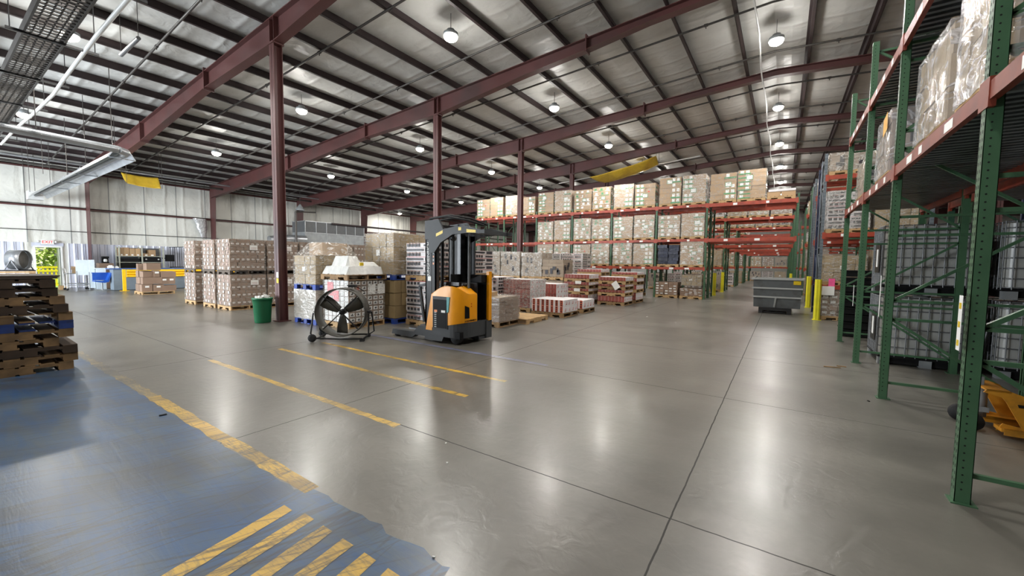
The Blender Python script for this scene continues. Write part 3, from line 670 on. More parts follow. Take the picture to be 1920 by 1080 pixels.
def load_mesh(style, W, D, H, seed):
    key = (style, W, D, H, seed)
    if key in PROTO: return PROTO[key]
    rs = random.Random(hash((style, seed)) & 0xffff if False else seed*31+len(style)*7)
    z0 = .14; s = Load(W, D, z0)
    if style == 'green':     # brown cartons with green tape and white labels down one column
        nz = rs.choice((5, 6, 7)); s.stack(H, 2, 2, nz, 'carton', .01, rs); hz = H/nz
        side = rs.choice((-1, 1)); 
        for k in range(nz):
            if rs.random() < .12: continue
            for face in ('F', 'R'):
                hw = (W if face == 'F' else D)/2
                c0 = side*hw*.52; 
                s.dec(face, c0-hw*.46, c0+hw*.44, hz*k-hz*.04, hz*k+hz*.24, 'gtape', .006, rs.uniform(.8, 1.2))
                for q in (-.2, .2):
                    if rs.random() < .85: s.dec(face, c0+q*hw-hw*.13, c0+q*hw+hw*.13, hz*k+hz*.25, hz*k+hz*.85, 'label', .008)
        if rs.random() < .7:
            u = rs.uniform(-.3, .1); v = rs.uniform(.3, .8)*H; s.dec('F', u, u+.26, v, v+.2, 'gtape', .012); s.dec('F', u+.02, u+.24, v+.02, v+.18, 'label', .015)
        if rs.random() < .4: s.dec('F', .15, .21, H*.6, H*.6+.06, 'redp', .02)
    elif style == 'tan':     # brown cartons, scattered white labels
        nz = rs.choice((5, 6)); s.stack(H, 3, 2, nz, 'carton', .012, rs, brick=True); hz = H/nz
        for k in range(nz):
            for i in range(3):
                for face in ('F', 'R'):
                    u = (-.33+.33*i)*(W if face == 'F' else D)+rs.uniform(-.05, .05); s.dec(face, u-.13, u+.13, hz*k+hz*.02, hz*k+hz*.16, rs.choice(('gtape','label','label')), .005)
                    s.dec(face, u-.06, u+.07, hz*k+hz*.25, hz*k+hz*.75, rs.choice(('label','label','gtape')), .006)
        s.dec('F', -.02, .2, H*.4, H*.56, 'gtape', .012); s.dec('F', 0, .18, H*.42, H*.54, 'label', .015)
    elif style == 'tower':   # small brown cartons with a row of white labels every second layer
        nz = 8; s.stack(H, 3, 4, nz, 'carton_d', .012, rs, vt=.06, brick=True); hz = H/nz
        for k in range(0, nz, 2):
            for i in range(7):
                u = -D/2+D*(i+.5)/7
                for face in ('R', 'L'):
                    s.dec(face, u-.038, u+.038, hz*k+hz*.62, hz*k+hz*1.02, 'label', .014); s.dec(face, u-.022, u+.022, hz*k+hz*.74, hz*k+hz*.9, 'print_s', .017)
        for k in range(nz):
            for i in range(3):
                u = -W/2+W*(i+rs.uniform(.3, .7))/3
                s.dec('F', u-.03, u+.05, hz*k+hz*.2, hz*k+hz*.8, 'label' if rs.random() < .6 else 'print_s', .014)
        s.dec('R', .05, .28, H*.66, H*.82, 'label', .03)
        for q in range(3): s.dec('R', .08, .25, H*.68+q*.03, H*.69+q*.03, 'print_s', .034)
    elif style == 'plain':
        nz = 3; s.stack(H, 4, 5, nz, 'carton_o', .01, rs, vt=.13, gap=.01); 
        s.dec('R', .1, .22, H*.5, H*.62, 'label', .012); s.dec('F', -.1, .04, H*.45, H*.6, 'label', .012)
    elif style == 'lock':    # grid of white printed panels with dark emblem blobs
        nz = 8; s.stack(H, 6, 6, nz, 'carton_d', .003, rs); hz = H/nz
        for k in range(nz):
            for i in range(6):
                u = -D/2+D*(i+.5)/6; s.dec('R', u-.062, u+.062, hz*k+hz*.16, hz*k+hz*.86, 'label', .006, rs.uniform(.75, 1))
                q = rs.uniform(-.01, .01); s.dec('R', u-.03+q, u+.03+q, hz*k+hz*.34, hz*k+hz*.56, 'print', .009); s.dec('R', u-.005+q, u+.018+q, hz*k+hz*.5, hz*k+hz*.74, 'print', .01)
                if k < nz: s.dec('F', u-.07, u+.07, hz*k+hz*.05, hz*k+hz*.95, 'label', .006, rs.uniform(.8, 1))
        for a, b, c, d in ((-.35, -.1, .62, .95), (-.1, .12, .5, .75), (-.42, -.2, .3, .5)): s.dec('F', a, b, c, d, 'boxred', .012)
        for a in (0.02, .3): s.dec('R', a, a+.22, H*.66, H*.9, 'label', .02)
        s.dec('R', -.3, -.22, H*.78, H*.86, 'orangep', .02)
    elif style == 'tv':      # flat white cartons with dark product strips
        nz = max(3, round(H/.115)); s.stack(H, 1, 2, nz, 'whitebox', .012, rs, vt=.05); hz = H/nz
        for k in range(nz):
            for face in ('F', 'R'):
                hw = (W if face == 'F' else D)/2-.03
                if k % 2:
                    s.dec(face, -hw, hw*.15, hz*k+hz*.3, hz*k+hz*.72, 'print', .014); s.dec(face, hw*.3, hw*.9, hz*k+hz*.15, hz*k+hz*.85, 'print', .014, 1.6)
                else:
                    for i in range(4): u = -hw+.06+.12*i; s.dec(face, u-.04, u+.045, hz*k+hz*.18, hz*k+hz*.9, 'print', .014, 1.2); s.dec(face, u-.032, u+.036, hz*k+hz*.78, hz*k+hz*.98, 'print_s', .016)
                    s.dec(face, hw*.2, hw*.95, hz*k+hz*.3, hz*k+hz*.65, 'print', .014) if rs.random() < .5 else None
                s.dec(face, -hw, hw, hz*k+hz*.93, hz*k+hz*1.0, 'redp' if rs.random() < .3 else 'print_s', .015)
    elif style == 'greyload':
        nz = 5; s.stack(H, 3, 2, nz, 'carton_g', .015, rs, vt=.1, brick=True)
        for q in range(5):
            for face in ('F', 'R'):
                u = rs.uniform(-.4, .3); v = rs.uniform(.1, H-.3); s.dec(face, u, u+rs.uniform(.08, .16), v, v+rs.uniform(.08, .25), 'print', .02, 1.5)
    elif style == 'bundle':  # grey-brown corrugated bundles
        nz = 6; s.stack(H, 1, 3, nz, 'carton_g', .02, rs, vt=.08)
        nn = 22
        for k in range(nn):
            for face in ('F', 'R'):
                hw = (W if face == 'F' else D)/2; s.dec(face, -hw, hw, H*k/nn, H*k/nn+.006, 'print_s', .023, .8)
    elif style == 'red':     # brick-red sleeve ends at the front, white sides
        nz = max(1, round(H/.16)); hz = H/nz; s.stack(H, 8, 2, nz, 'whitebox', .004, rs, vt=.06)
        for k in range(nz):
            for i in range(8):
                u = -W/2+W*(i+.5)/8; s.dec('F', u-W*.06, u+W*.06, hz*k+.003, hz*k+hz-.003, 'redbox', .006, rs.uniform(.8, 1.3))
                s.dec('F', u-.035, u-.02, hz*k+.02, hz*k+hz-.02, 'print_s', .009)
            for i in range(4):
                u = -D/2+D*(i+rs.uniform(.2, .6))/4; s.dec('R', u, u+.05, hz*k+hz*.3, hz*k+hz*.4, 'redp', .006); s.dec('R', u+.04, u+.06, hz*k+hz*.3, hz*k+hz*.7, 'redp', .006)
    elif style == 'orangebox':   # orange printed sleeves separated by white
        nz = max(1, round(H/.19)); hz = H/nz; s.stack(H, 7, 2, nz, 'whitebox', .004, rs, vt=.05)
        for k in range(nz):
            for i in range(7):
                u = -W/2+W*(i+.5)/7; s.dec('F', u-.045, u+.04, hz*k+.006, hz*k+hz-.006, 'orangep', .006, rs.uniform(.8, 1.2))
                for q in range(3): s.dec('F', u-.03, u+.025, hz*k+hz*(.15+.28*q), hz*k+hz*(.3+.28*q), 'print', .009)
            for i in range(4):
                u = -D/2+D*(i+rs.uniform(.2, .6))/4; s.dec('R', u, u+.07, hz*k+hz*.25, hz*k+hz*.33, 'redp', .006); s.dec('R', u+.05, u+.07, hz*k+hz*.25, hz*k+hz*.7, 'redp', .006)
    elif style == 'spec':    # dark crated tubes, speckled ends
        nz = 16; s.stack(H, 12, 2, nz, 'print', .003, rs, vt=.2) if False else s.stack(H, 1, 1, 4, 'print', .01, rs)
        for k in range(nz):
            for i in range(12): u = -W/2+W*(i+.5)/12; s.dec('F', u-.012, u+.012, H*(k+.35)/nz, H*(k+.65)/nz, 'label', .006, rs.uniform(.3, .9))
    elif style == 'labels':  # brown boxes thick with white labels
        nz = 5; s.stack(H, 5, 3, nz, 'carton_d', .012, rs, vt=.12); hz = H/nz
        for k in range(nz):
            for i in range(5):
                if rs.random() < .75: u = -W/2+W*(i+.5)/5+rs.uniform(-.03, .03); s.dec('F', u-.06, u+.06, hz*k+hz*.3, hz*k+hz*.75, 'label', .016, rs.uniform(.6, 1))
    PROTO[key] = s.mesh('cartons', SM)
    return PROTO[key]
SH = {}
def shell_mesh(W, D, H, seed, wm):
    k = (W, D, H, seed, wm)
    if k not in SH: SH[k] = shell(W, D, .12, .14+H+.01, seed).mesh('stretch_wrap', M[wm])
    return SH[k]
def load(style, x, y, z, label, W=1.0, D=1.05, H=1.0, seed=0, wrap='wrap', pal='wood', rz=0, group=None, cat='pallet load', name='pallet_load'):
    t = thing(name, label, cat, (x, y, z), rz, group)
    if pal: put('pallet', pal_mesh(pal, W if W > .9 else .95, D, seed % 3), t)
    put('cartons', load_mesh(style, W-.02, D-.04, H, seed), t)
    if wrap: put('stretch_wrap', shell_mesh(W-.02, D-.04, H, seed % 3, wrap), t)
    return t

# ------------------------------------------------------------------ racks
def post_mesh(h, mt, detail, sx=.08, sy=.075):
    m = MB(); m.box(-sx/2, -sx/2+.004+.0, -sy/2, sy/2, .006, h); m.box(-sx/2, sx/2, -sy/2, -sy/2+.004, .006, h); m.box(-sx/2, sx/2, sy/2-.004, sy/2, .006, h)
    m.box(-sx/2-.02, sx/2+.03, -sy/2-.02, sy/2+.02, 0, .008)
    m.box(sx/2-.004, sx/2, -sy/2, -sy/2+.02, .006, h); m.box(sx/2-.004, sx/2, sy/2-.02, sy/2, .006, h)
    if detail:
        z = .09
        while z < h-.05:
            for yy in (-.017, .017): m.quad((-sx/2-.001, yy-.005, z), (-sx/2-.001, yy+.005, z), (-sx/2-.001, yy+.006, z+.022), (-sx/2-.001, yy-.006, z+.022), 1)
            if detail > 1:
                c = [( -sx*.12+.006*math.cos(a), -sy/2-.001, z+.006*math.sin(a)+.012) for a in [2*PI*k/8 for k in range(8)]]
                m.add(c, [tuple(range(8))], 1)
            z += .0508 if detail > 1 else .1
    return m.mesh('post', [mt, M['hole']])
PM = {}
def gp(h, mk, det):
    k = (h, mk, det)
    if k not in PM: PM[k] = post_mesh(h, M[mk], det)
    return PM[k]
def rack_frame(t, ax, p0, p1, q, h, mk, det=0, pat=0):
    """ax 'X': posts at (p0,q),(p1,q) depth along X ; 'Y': posts at (q,p0),(q,p1)"""
    for i, p in enumerate((p0, p1)):
        if ax == 'X': put('post', gp(h, mk, det), t, (p, q, 0), 0 if i == 0 else PI)
        else: put('post', gp(h, mk, det), t, (q, p, 0), R(90) if i == 0 else R(-90))
    m = MB(); zs = [.2, .98, 1.2, 1.98, 2.2, 3.0, 3.2, 4.0, 4.2, h-.15]; zs = [z for z in zs if z < h-.05]
    A = lambda p, z: (p, q, z) if ax == 'X' else (q, p, z)
    e = .03
    for z in zs: m.bar(A(p0+e, z), A(p1-e, z), .03, .03)
    for i in range(0, len(zs)-1):
        if zs[i+1]-zs[i] < .4: continue
        a, b = (zs[i+1], zs[i]) if (i//2) % 2 == 0 else (zs[i], zs[i+1])
        m.bar(A(p0+e, a), A(p1-e, b), .03, .03)
    m.build('bracing', M[mk], t)
def beam_mb(L, n_lab=2, seed=0, h=.11):
    """beam along +X from 0 to L, face toward -Y"""
    m = MB(); m.box(.045, L-.045, 0, .045, -h, 0); m.box(.045, L-.045, 0.002, .04, -.03, .004)
    for x in (0.04, L-.04): m.box(x-.04, x+.04, -.006, .03, -h-.045, .03)
    rs = random.Random(seed)
    for i in range(n_lab):
        x = L*(.2+.6*(i+rs.uniform(.1, .6))/n_lab); w_ = rs.choice((.11, .16, .2)); m.quad((x-w_/2, -.0015, -h*.85), (x+w_/2, -.0015, -h*.85), (x+w_/2, -.0015, -h*.2), (x-w_/2, -.0015, -h*.2), 1)
    return m
BMC = {}
def beam(t, x0, y0, L, z, rz=0, seed=0, n=2, h=.11, mk='orange', name='beam'):
    k = (round(L, 3), h, mk)
    if k not in BMC: BMC[k] = beam_mb(L, 0, 0, h).mesh('beam', [M[mk], M['label']])
    o = put(name, BMC[k], t, (x0, y0, z), rz); rs = random.Random(seed)
    for i in range(n):
        x = L*(.12+.76*(i+rs.uniform(.15, .85))/n); w_ = rs.choice((.11, .16, .2)); key = ('lab', w_, h)
        if key not in BMC:
            m = MB(); m.box(-w_/2, w_/2, -.002, 0, -h*.85, -h*.2); BMC[key] = m.mesh('location_label', M['label'])
        put('location_label', BMC[key], o, (x, 0, 0))
    return o

# near right rack, running away from the camera
NX = 1.04; ND = 1.07
FR = [1.45, 3.94, 6.57, 8.76, 11.07]
t = thing('pallet_rack', 'near green and orange pallet rack standing along the right edge', 'pallet rack', (0, 0, 0))
for i, y in enumerate(FR[1:]): rack_frame(t, 'X', NX+.04, NX+.04+ND+.06, y, 5.19, 'green', 2)
rack_frame(t, 'X', NX+.04, NX+.04+ND+.06, FR[0], 5.19, 'green', 2)
for a, b in zip(FR[:-1], FR[1:]):
    for z in (2.79, 4.27):
        o = beam(t, NX, b, b-a, z, R(-90), int(b*3), 3, .115, 'orange_n')
        # mirror: rz=-90 puts local -Y toward -X (the aisle)
        beam(t, NX+ND+.1, a, b-a, z, R(90), int(b*5), 0, .115, 'orange_n')
# corrugated decks
for z, lb in ((2.8, 'lower'), (4.28, 'upper')):
    for a, b in zip(FR[:-1], FR[1:]):
        m = MB(); y = a+.06
        while y < b-.1:
            m.box(NX+.05, NX+ND+.05, y, y+.07, z-.002, z+.002); m.box(NX+.05, NX+ND+.05, y+.07, y+.12, z-.035, z-.031)
            m.box(NX+.05, NX+ND+.05, y+.068, y+.072, z-.035, z); m.box(NX+.05, NX+ND+.05, y+.118, y+.122, z-.035, z); y += .12
        m.build('steel_deck', M['deck'], t)
m = MB(); m.box(.998, 1.0, 3.9-.03+.0, 3.9+.035, 1.05, 1.42)
for i in range(3): m.quad((.997, 3.885, 1.08+.125*i), (.997, 3.925, 1.08+.125*i), (.997, 3.925, 1.12+.125*i), (.997, 3.885, 1.12+.125*i), 1)
m.build('location_label', [M['label'], M['ysticker']], t)
m = MB(); m.box(.998, 1.0, 6.56, 6.6, 1.0, 1.5); m.build('location_label', [M['label'], M['ysticker']], t)
m = MB(); m.box(.998, 1.0, 8.75, 8.79, .95, 1.3); m.build('location_label', [M['label'], M['ysticker']], t)
# second rack behind it (back to back)
t = thing('pallet_rack', 'green pallet rack standing back to back behind the near right rack', 'pallet rack', (0, 0, 0))
for y in (1.45, 5.3, 10.4): rack_frame(t, 'X', 2.45, 3.55, y, 5.1, 'green_d', 1)
for a, b in ((1.45, 5.3), (5.3, 10.4)):
    for z in (2.79, 4.27): beam(t, 2.41, b, b-a, z, R(-90), int(b), 0, .13); beam(t, 3.6, a, b-a, z, R(90), int(b), 0, .13)
    for z in (2.8, 4.28):
        m = MB(); y = a+.06
        while y < b-.1:
            m.box(2.46, 3.55, y, y+.07, z-.002, z+.002); m.box(2.46, 3.55, y+.07, y+.12, z-.035, z-.031); m.box(2.46, 3.55, y+.068, y+.072, z-.035, z); y += .12
        m.build('steel_deck', M['deck'], t)
m = MB(); n_ = 10
for k in range(n_):
    a0, a1 = PI*.9*k/n_, PI*.9*(k+1)/n_
    m.add([(1.1+.02*k,3.3-.16*math.cos(a0),2.76-.26*math.sin(a0)),(1.1+.02*(k+1),3.3-.16*math.cos(a1),2.76-.26*math.sin(a1)),(1.6,3.3-.16*math.cos(a1),2.76-.2*math.sin(a1)),(1.6,3.3-.16*math.cos(a0),2.76-.2*math.sin(a0))], [(0,1,2,3)], 0, 1, True)
tag(m.build('plastic_sheet', M['wrapwhite']), 'white curled plastic sheet sagging under the lower deck at the upper right edge', 'plastic sheet')
# loads on the near rack
load('plain', 1.62, 4.45, 2.804, 'tall shiny shrink-wrapped brown load on the near rack, behind the closest post', .95, 1.05, 1.25, 3, 'wrap_n', 'wood')
load('plain', 1.62, 5.72, 2.804, 'brown cartons under crinkled film on the near rack, second from the camera', .95, 1.05, .84, 4, 'wrap_n', 'wood')
q = load('greyload', 1.6, 8.0, 2.804, 'leaning shrink-wrapped load with an amber note on the near rack', .92, 1.0, .8, 5, 'wrap_n', 'wood')
m = MB(); m.quad((-.49, -.4, .72), (-.49, -.12, .66), (-.49, -.1, .9), (-.49, -.36, .96)); m.build('paper_note', M['ynote'], q)
load('greyload', 1.6, 10.0, 2.804, 'low shrink-wrapped load at the far end of the near rack', .92, 1.0, .6, 6, 'wrap_h', 'wood')

# IBC tanks
def ibc_build(x, y, z, label, first=[None]):
    if first[0] is None:
        t = thing('liquid_tote', label, 'liquid tote', (x, y, z), 0, 'caged liquid totes')
        W, D = 1.12, .98
        m = MB(); rad = .1; pr = []
        for cx, cy, a0 in ((W/2-rad, -D/2+rad, -90), (W/2-rad, D/2-rad, 0), (-W/2+rad, D/2-rad, 90), (-W/2+rad, -D/2+rad, 180)):
            for k in range(5): a = R(a0+22.5*k); pr.append((cx+rad*math.cos(a), cy+rad*math.sin(a)))
        m.prism([(p[0]*.97, p[1]*.97) for p in pr], .16, 1.1, 'Z'); m.lathe([(0, .05), (.11, .05), (.11, 0)], (0, 0, 1.1), 'Z', 16); m.build('tank', M['ibc'], t)
        m = MB()
        for z_ in (.17, .3, .45, .6, .75, .9, 1.03, 1.12): m.tube([(p[0]*1.02, p[1]*1.02, z_) for p in pr], .009, 5, closed=True)
        for i in range(9):
            u = -W/2+W*(i+.5)/9
            for sy in (-1, 1): m.tube([(u, sy*D/2*1.03, .14), (u, sy*D/2*1.03, 1.13)], .009, 5)
        for i in range(8):
            u = -D/2+D*(i+.5)/8
            for sx in (-1, 1): m.tube([(sx*W/2*1.03, u, .14), (sx*W/2*1.03, u, 1.13)], .009, 5)
        m.build('wire_cage', M['wire'], t)
        m = MB(); m.box(-W/2-.02, W/2+.02, -D/2-.02, D/2+.02, .12, .15, 1)
        for sx in (-1, 0, 1):
            for sy in (-1, 1): m.cbox((sx*(W/2-.06), sy*(D/2-.05), .06), (.14, .12, .12))
        m.box(-W/2+.02, W/2-.02, -D/2+.03, D/2-.03, .02, .12, 1); m.build('tote_pallet', [M['galv_dull'], M['black']], t)
        m = MB(); m.box(-W/2-.035, -W/2-.028, -.25, .1, .35, .85); m.build('placard', M['blackm'], t)
        m = MB(); m.box(-W/2-.04, -W/2-.036, -.12, .0, .45, .75); m.build('paper_label', M['label'], t)
        first[0] = t; return t
    t = copy_tree(first[0]); t.location = (x, y, z); t['label'] = label; return t
ibc_build(1.95, 9.42, 0, 'white caged liquid tote on the floor, seen left of the closest rack post')
ibc_build(1.95, 9.42, 1.16, 'white caged liquid tote stacked on top, seen left of the closest post')
ibc_build(3.22, 9.25, 0, 'white caged liquid tote on the floor behind the yellow pallet jack')
ibc_build(3.22, 9.25, 1.16, 'dim caged liquid tote stacked on top at the right edge')
ibc_build(4.6, 9.3, 0, 'white caged liquid tote on the floor at the far right'); ibc_build(4.6, 9.3, 1.16, 'white caged liquid tote stacked on top at the far right')

# main rack, facing the camera
NOD = [-16.65, -14.43, -12.11, -9.81, -7.54, -5.26, -3.01, .41]
LV = [1.5, 2.83, 4.42]
def xrack(nodes, y0, depth, levels, label, h=4.62, mk='green', tun=None, det=1, skip=(), mat_beam='orange', nlab=2):
    t = thing('pallet_rack', label, 'pallet rack', (0, 0, 0), 0, 'orange and green pallet racks')
    for x in nodes: rack_frame(t, 'Y', y0, y0+depth, x, h, mk, det)
    for i, (a, b) in enumerate(zip(nodes[:-1], nodes[1:])):
        for j, z in enumerate(levels):
            if tun is not None and i == tun and j == 0: continue
            if (i, j) in skip: continue
            beam(t, a, y0-.04, b-a, z, 0, i+j*2, nlab, .12 if i != tun else .15, mat_beam)
            beam(t, b, y0+depth+.04, b-a, z, PI, i+j, 0, .12 if i != tun else .15, mat_beam)
    return t
xrack(NOD, 20.5, 1.05, LV, 'front green pallet rack with orange beams facing the open floor', det=1, tun=6)
xrack(NOD, 21.85, 1.05, LV, 'pallet rack right behind the front facing rack, back to back', det=0, tun=6, nlab=1)
ROWS = [27.4, 34.9, 42.4, 49.9]
for k, y0 in enumerate(ROWS):
    nd = [-7.54, -5.26, -3.01, .41] if k < 3 else [-7.54, -5.26, -3.01, .41]
    xrack(nd, y0, 1.05, LV, 'orange and green rack spanning the aisle, %s one behind the front rack' % orow(k), det=0, tun=2 if k < 3 else None, nlab=2)
    xrack(nd, y0+1.35, 1.05, LV, 'back half of the %s rack row behind the front rack' % orow(k), det=0, tun=2 if k < 3 else None, nlab=0)
ST = ['green', 'green', 'green', 'tan', 'green', 'tan']
def slots(a, b, n=2, w_=1.0):
    return [a + (b-a)*(i+.5)/n for i in range(n)]
idx = 0
LN = {2: 'top level', 1: 'middle level', 0: 'lower level'}
for lvl in (2, 1, 0):
    n = 0
    for i, (a, b) in enumerate(zip(NOD[:-1], NOD[1:])):
        if i == 6 and lvl != 2: continue
        if i < 2 and lvl < 2: continue
        ss = slots(a+.06, b-.06) if i < 6 else [a+.62, a+1.72]
        for q, x in enumerate(ss):
            n += 1
            seed = (n*7+lvl*5) % 9
            H = [1.02, 1.06, 1.1][seed % 3]
            if lvl == 2: H = [1.1, 1.12, 1.05][seed % 3] + (.12 if i >= 5 else 0)
            if lvl == 2 and i == 1 and q == 1: H = .95
            if lvl == 0 and i == 5 and q == 0:
                tt = thing('bagged_load', 'dark navy plastic-wrapped sacks on the lower rack level beside a carton load', 'pallet load', (x, 21.0, LV[0]))
                m = MB(); rs = random.Random(9)
                for kk in range(6):
                    for ii in range(2): m.cbox((-.24+.48*ii+rs.uniform(-.03,.03), rs.uniform(-.03,.03), .22+.155*kk), (.46, .95, .15), 0, rs.uniform(.7,1.3), rs.uniform(-.05,.05))
                m.build('sacks', M['navybag'], tt); put('pallet', pal_mesh('wood', 1.0, 1.05, 0), tt); continue
            w_ = 1.0 if i < 6 else 1.07
            st = ST[seed % 6] if lvl == 2 else ('tan' if (n+lvl) % 3 else 'green')
            load(st, x, 21.0, LV[lvl], 'wrapped brown cartons, front rack %s, %s pallet from the left' % (LN[lvl], orow(n-1)), w_, 1.05, H, seed % 5, 'wrap_l' if lvl == 2 and n % 3 else 'wrap_r', 'wood', group='wrapped loads on the front rack')
tt = thing('pallet_load', 'small low carton pair with green edge at the right end of the top rack level', 'pallet load', (-.2, 21.0, LV[2]))
m = MB(); m.box(-.5, -.02, -.45, .4, .14, .34, 0); m.box(.0, .5, -.45, .4, .14, .34, 0); m.box(-.46, .5, -.46, .4, .345, .44, 1)
m.build('cartons', [M['carton'], M['whitebox'], M['gtape']], tt); put('pallet', pal_mesh('wood', 1.0, 1.05, 0), tt)
# loads on the floor below the front rack
load('spec', -6.45, 21.0, 0, 'dark speckled crate on the floor under the front rack beside a blue bin', 1.0, 1.0, .95, 1, None, 'wood')
load('labels', -4.7, 21.0, 0, 'brown boxes with many white labels on the floor, left of the rack passage', 1.05, 1.0, .62, 1, None, 'wood')
q = load('labels', -3.58, 21.0, 0, 'dusky brown boxes on the floor beside the rack passage, low layer', 1.0, 1.0, .35, 2, None, 'wood')
load('plain', -3.58, 21.0, .5, 'grey-brown film-wrapped cartons resting on the labelled boxes by the passage', .9, .9, .5, 2, 'wrap', None)
m = MB(); m.box(-7.35, -7.0, 20.8, 21.3, .35, .95); m.box(-7.33, -7.02, 20.79, 20.8, .1, .3)
tag(m.build('blue_bin', M['bluep']), 'blue plastic bin under the front rack left of the speckled crate', 'bin')
for i, (x, st) in enumerate(((-8.1, 'labels'), (-9.25, 'plain'), (-10.5, 'greyload'), (-11.6, 'plain'))):
    load(st, x, 21.0, 0, '%s load on the floor under the front rack, hidden partly behind the red stacks' % ['labelled brown', 'brown carton', 'grey wrapped', 'tan carton'][i], 1.0, 1.0, .9, i+1, 'wrap', 'wood')
# loads on the rows behind
for k, y0 in enumerate(ROWS):
    n = 0; nl = {}
    for i, (a, b) in enumerate(((-5.26, -3.01), (-3.01, .41), (-7.54, -5.26))):
        for lvl in (-1, 0, 1, 2):
            if i == 1 and k < 3 and lvl < 2: continue
            if i == 1 and lvl == 2 and k > 1: continue
            if i == 2 and lvl > 1: continue
            for x in (slots(a+.06, b-.06) if i != 1 else [a+.6, a+1.7, a+2.8]):
                n += 1; z = 0 if lvl < 0 else LV[lvl]
                hh = .9 if lvl < 2 else (.3 if i == 1 else .8)
                stl = ['tan', 'labels', 'greyload', 'tv', 'plain'][(n+k) % 5]
                if lvl == 1 and (n+k) % 3 == 0: continue
                load(stl, x, y0+.5, z, 'film-wrapped load, %s rack row behind the front, %s, %s one' % (orow(k), ['floor', 'lower level', 'middle level', 'top level'][lvl+1], orow(nl.setdefault(lvl, 0))), 1.0, 1.0, hh, (n+k) % 3, 'wrap' if lvl < 2 else 'wrap_h', 'wood', group='wrapped loads in the rear rack rows'); nl[lvl] += 1
# yellow post guards at passage
def guard_post(x, y, h, label, w_=.16):
    m = MB(); m.prism([(x-w_/2, y+.09), (x-w_/2, y-.02), (x-w_/2+.05, y-.08), (x+w_/2-.05, y-.08), (x+w_/2, y-.02), (x+w_/2, y+.09), (x+w_/2-.02, y+.09), (x+w_/2-.02, y-.01), (x-w_/2+.02, y-.01), (x-w_/2+.02, y+.09)], 0, h, 'Z')
    for q in (-.03, .03): m.box(x+q-.012, x+q+.012, y-.09, y-.08, .02, h-.02)
    m.box(x-w_/2-.03, x+w_/2+.03, y-.1, y+.1, 0, .012)
    tag(m.build('post_guard', M['post_yellow']), label, 'post guard')
guard_post(-3.0, 23.75, 1.2, 'yellow post guard on the left of the rack passage, nearer one')
guard_post(-3.0, 27.2, 1.2, 'yellow post guard on the left of the rack passage, farther one')
guard_post(.4, 27.2, 1.2, 'yellow post guard on the right of the rack passage')
guard_post(.9, 15.1, 1.22, 'yellow post guard at the rack end just beyond the near rack')
guard_post(.87, 19.5, 1.22, 'yellow post guard at the second rack end beyond the near rack')
# racks to the right of the passage
def rrack(y0, label, mk, levels=(1.05, 2.6, 4.3), h=4.95, det=1):
    t = thing('pallet_rack', label, 'pallet rack', (0, 0, 0), 0, 'racks right of the passage')
    for x in (.93, 3.25, 5.6): rack_frame(t, 'Y', y0, y0+1.05, x, h, mk, det)
    for a, b in ((.93, 3.25), (3.25, 5.6)):
        for j, z in enumerate(levels): beam(t, a, y0-.04, b-a, z, 0, j, 2, .12); beam(t, b, y0+1.09, b-a, z, PI, j, 0, .12)
rrack(15.3, 'grey-posted rack right of the aisle just beyond the near rack', 'rackgrey')
rrack(16.65, 'navy-posted rack back to back with the grey-posted rack', 'rackblue')
rrack(19.7, 'grey-posted second rack pair on the right of the aisle', 'rackgrey', h=5.0)
rrack(21.7, 'green-posted rack behind the second pair on the right of the aisle', 'green', h=5.0)
for k, y0 in enumerate((27.4, 34.9, 42.4)): rrack(y0, 'green-posted rack right of the passage, %s row beyond the crossing' % orow(k), 'green', LV, 4.8, 0)
n = 0
for y0, rows in ((15.8, ((1.5, 0, 'labels', .8), (2.6, 0, 'greyload', .8), (1.5, 1.05, 'plain', .75), (2.6, 1.05, 'plain', .9), (1.5, 2.6, 'tv', 1.1), (2.6, 2.6, 'plain', 1.1), (1.5, 4.3, 'greyload', .5), (2.6, 4.3, 'plain', .6))),
                 (20.2, ((1.5, 0, 'plain', .8), (2.6, 0, 'tan', .8), (1.5, 1.05, 'tan', .9), (1.5, 2.6, 'greyload', .9), (2.6, 2.6, 'labels', .8), (1.5, 4.3, 'plain', .5))),
                 (27.9, ((1.5, 0, 'plain', .8), (1.5, 1.5, 'greyload', .9), (1.5, 2.83, 'tv', .5), (1.5, 4.42, 'plain', .6))), (35.4, ((1.5, 0, 'tan', .9), (1.5, 1.5, 'plain', .8), (1.5, 2.83, 'tan', .5)))):
    for x, z, stl, hh in rows:
        n += 1
        load(stl, x, y0, z, '%s, right-hand racks, %s%s, %s row' % ({'labels':'labelled brown boxes','greyload':'grey film-wrapped cartons','plain':'tan cartons','tv':'striped white cartons','tan':'brown taped cartons'}[stl], {0: 'floor', 1.05: 'first shelf', 1.5: 'first shelf', 2.6: 'second shelf', 2.83: 'second shelf', 4.3: 'top shelf', 4.42: 'top shelf'}[z], ' by the aisle' if x < 2 else ' away from the aisle', {15.8: 'nearest', 20.2: 'second', 27.9: 'third', 35.4: 'farthest'}[y0]), 1.0, 1.0, hh, n % 3, 'wrap_h' if stl in ('greyload', 'tv') else 'wrap', 'wood', group='wrapped loads right of the aisle')
m = MB(); m.box(1.0, 1.3, 15.25, 15.255, .75, 1.02); tag(m.build('paper_sign', M['label']), 'white paper sign on the rack end by the yellow guard', 'sign')
m = MB(); m.quad((1.15, 15.258, 1.0), (1.3, 15.258, 1.0), (1.3, 15.262, 1.25), (1.15, 15.262, 1.25)); tag(m.build('paper_note', M['pink']), 'bright pink note hanging beside the white sheet on the rack end', 'note')
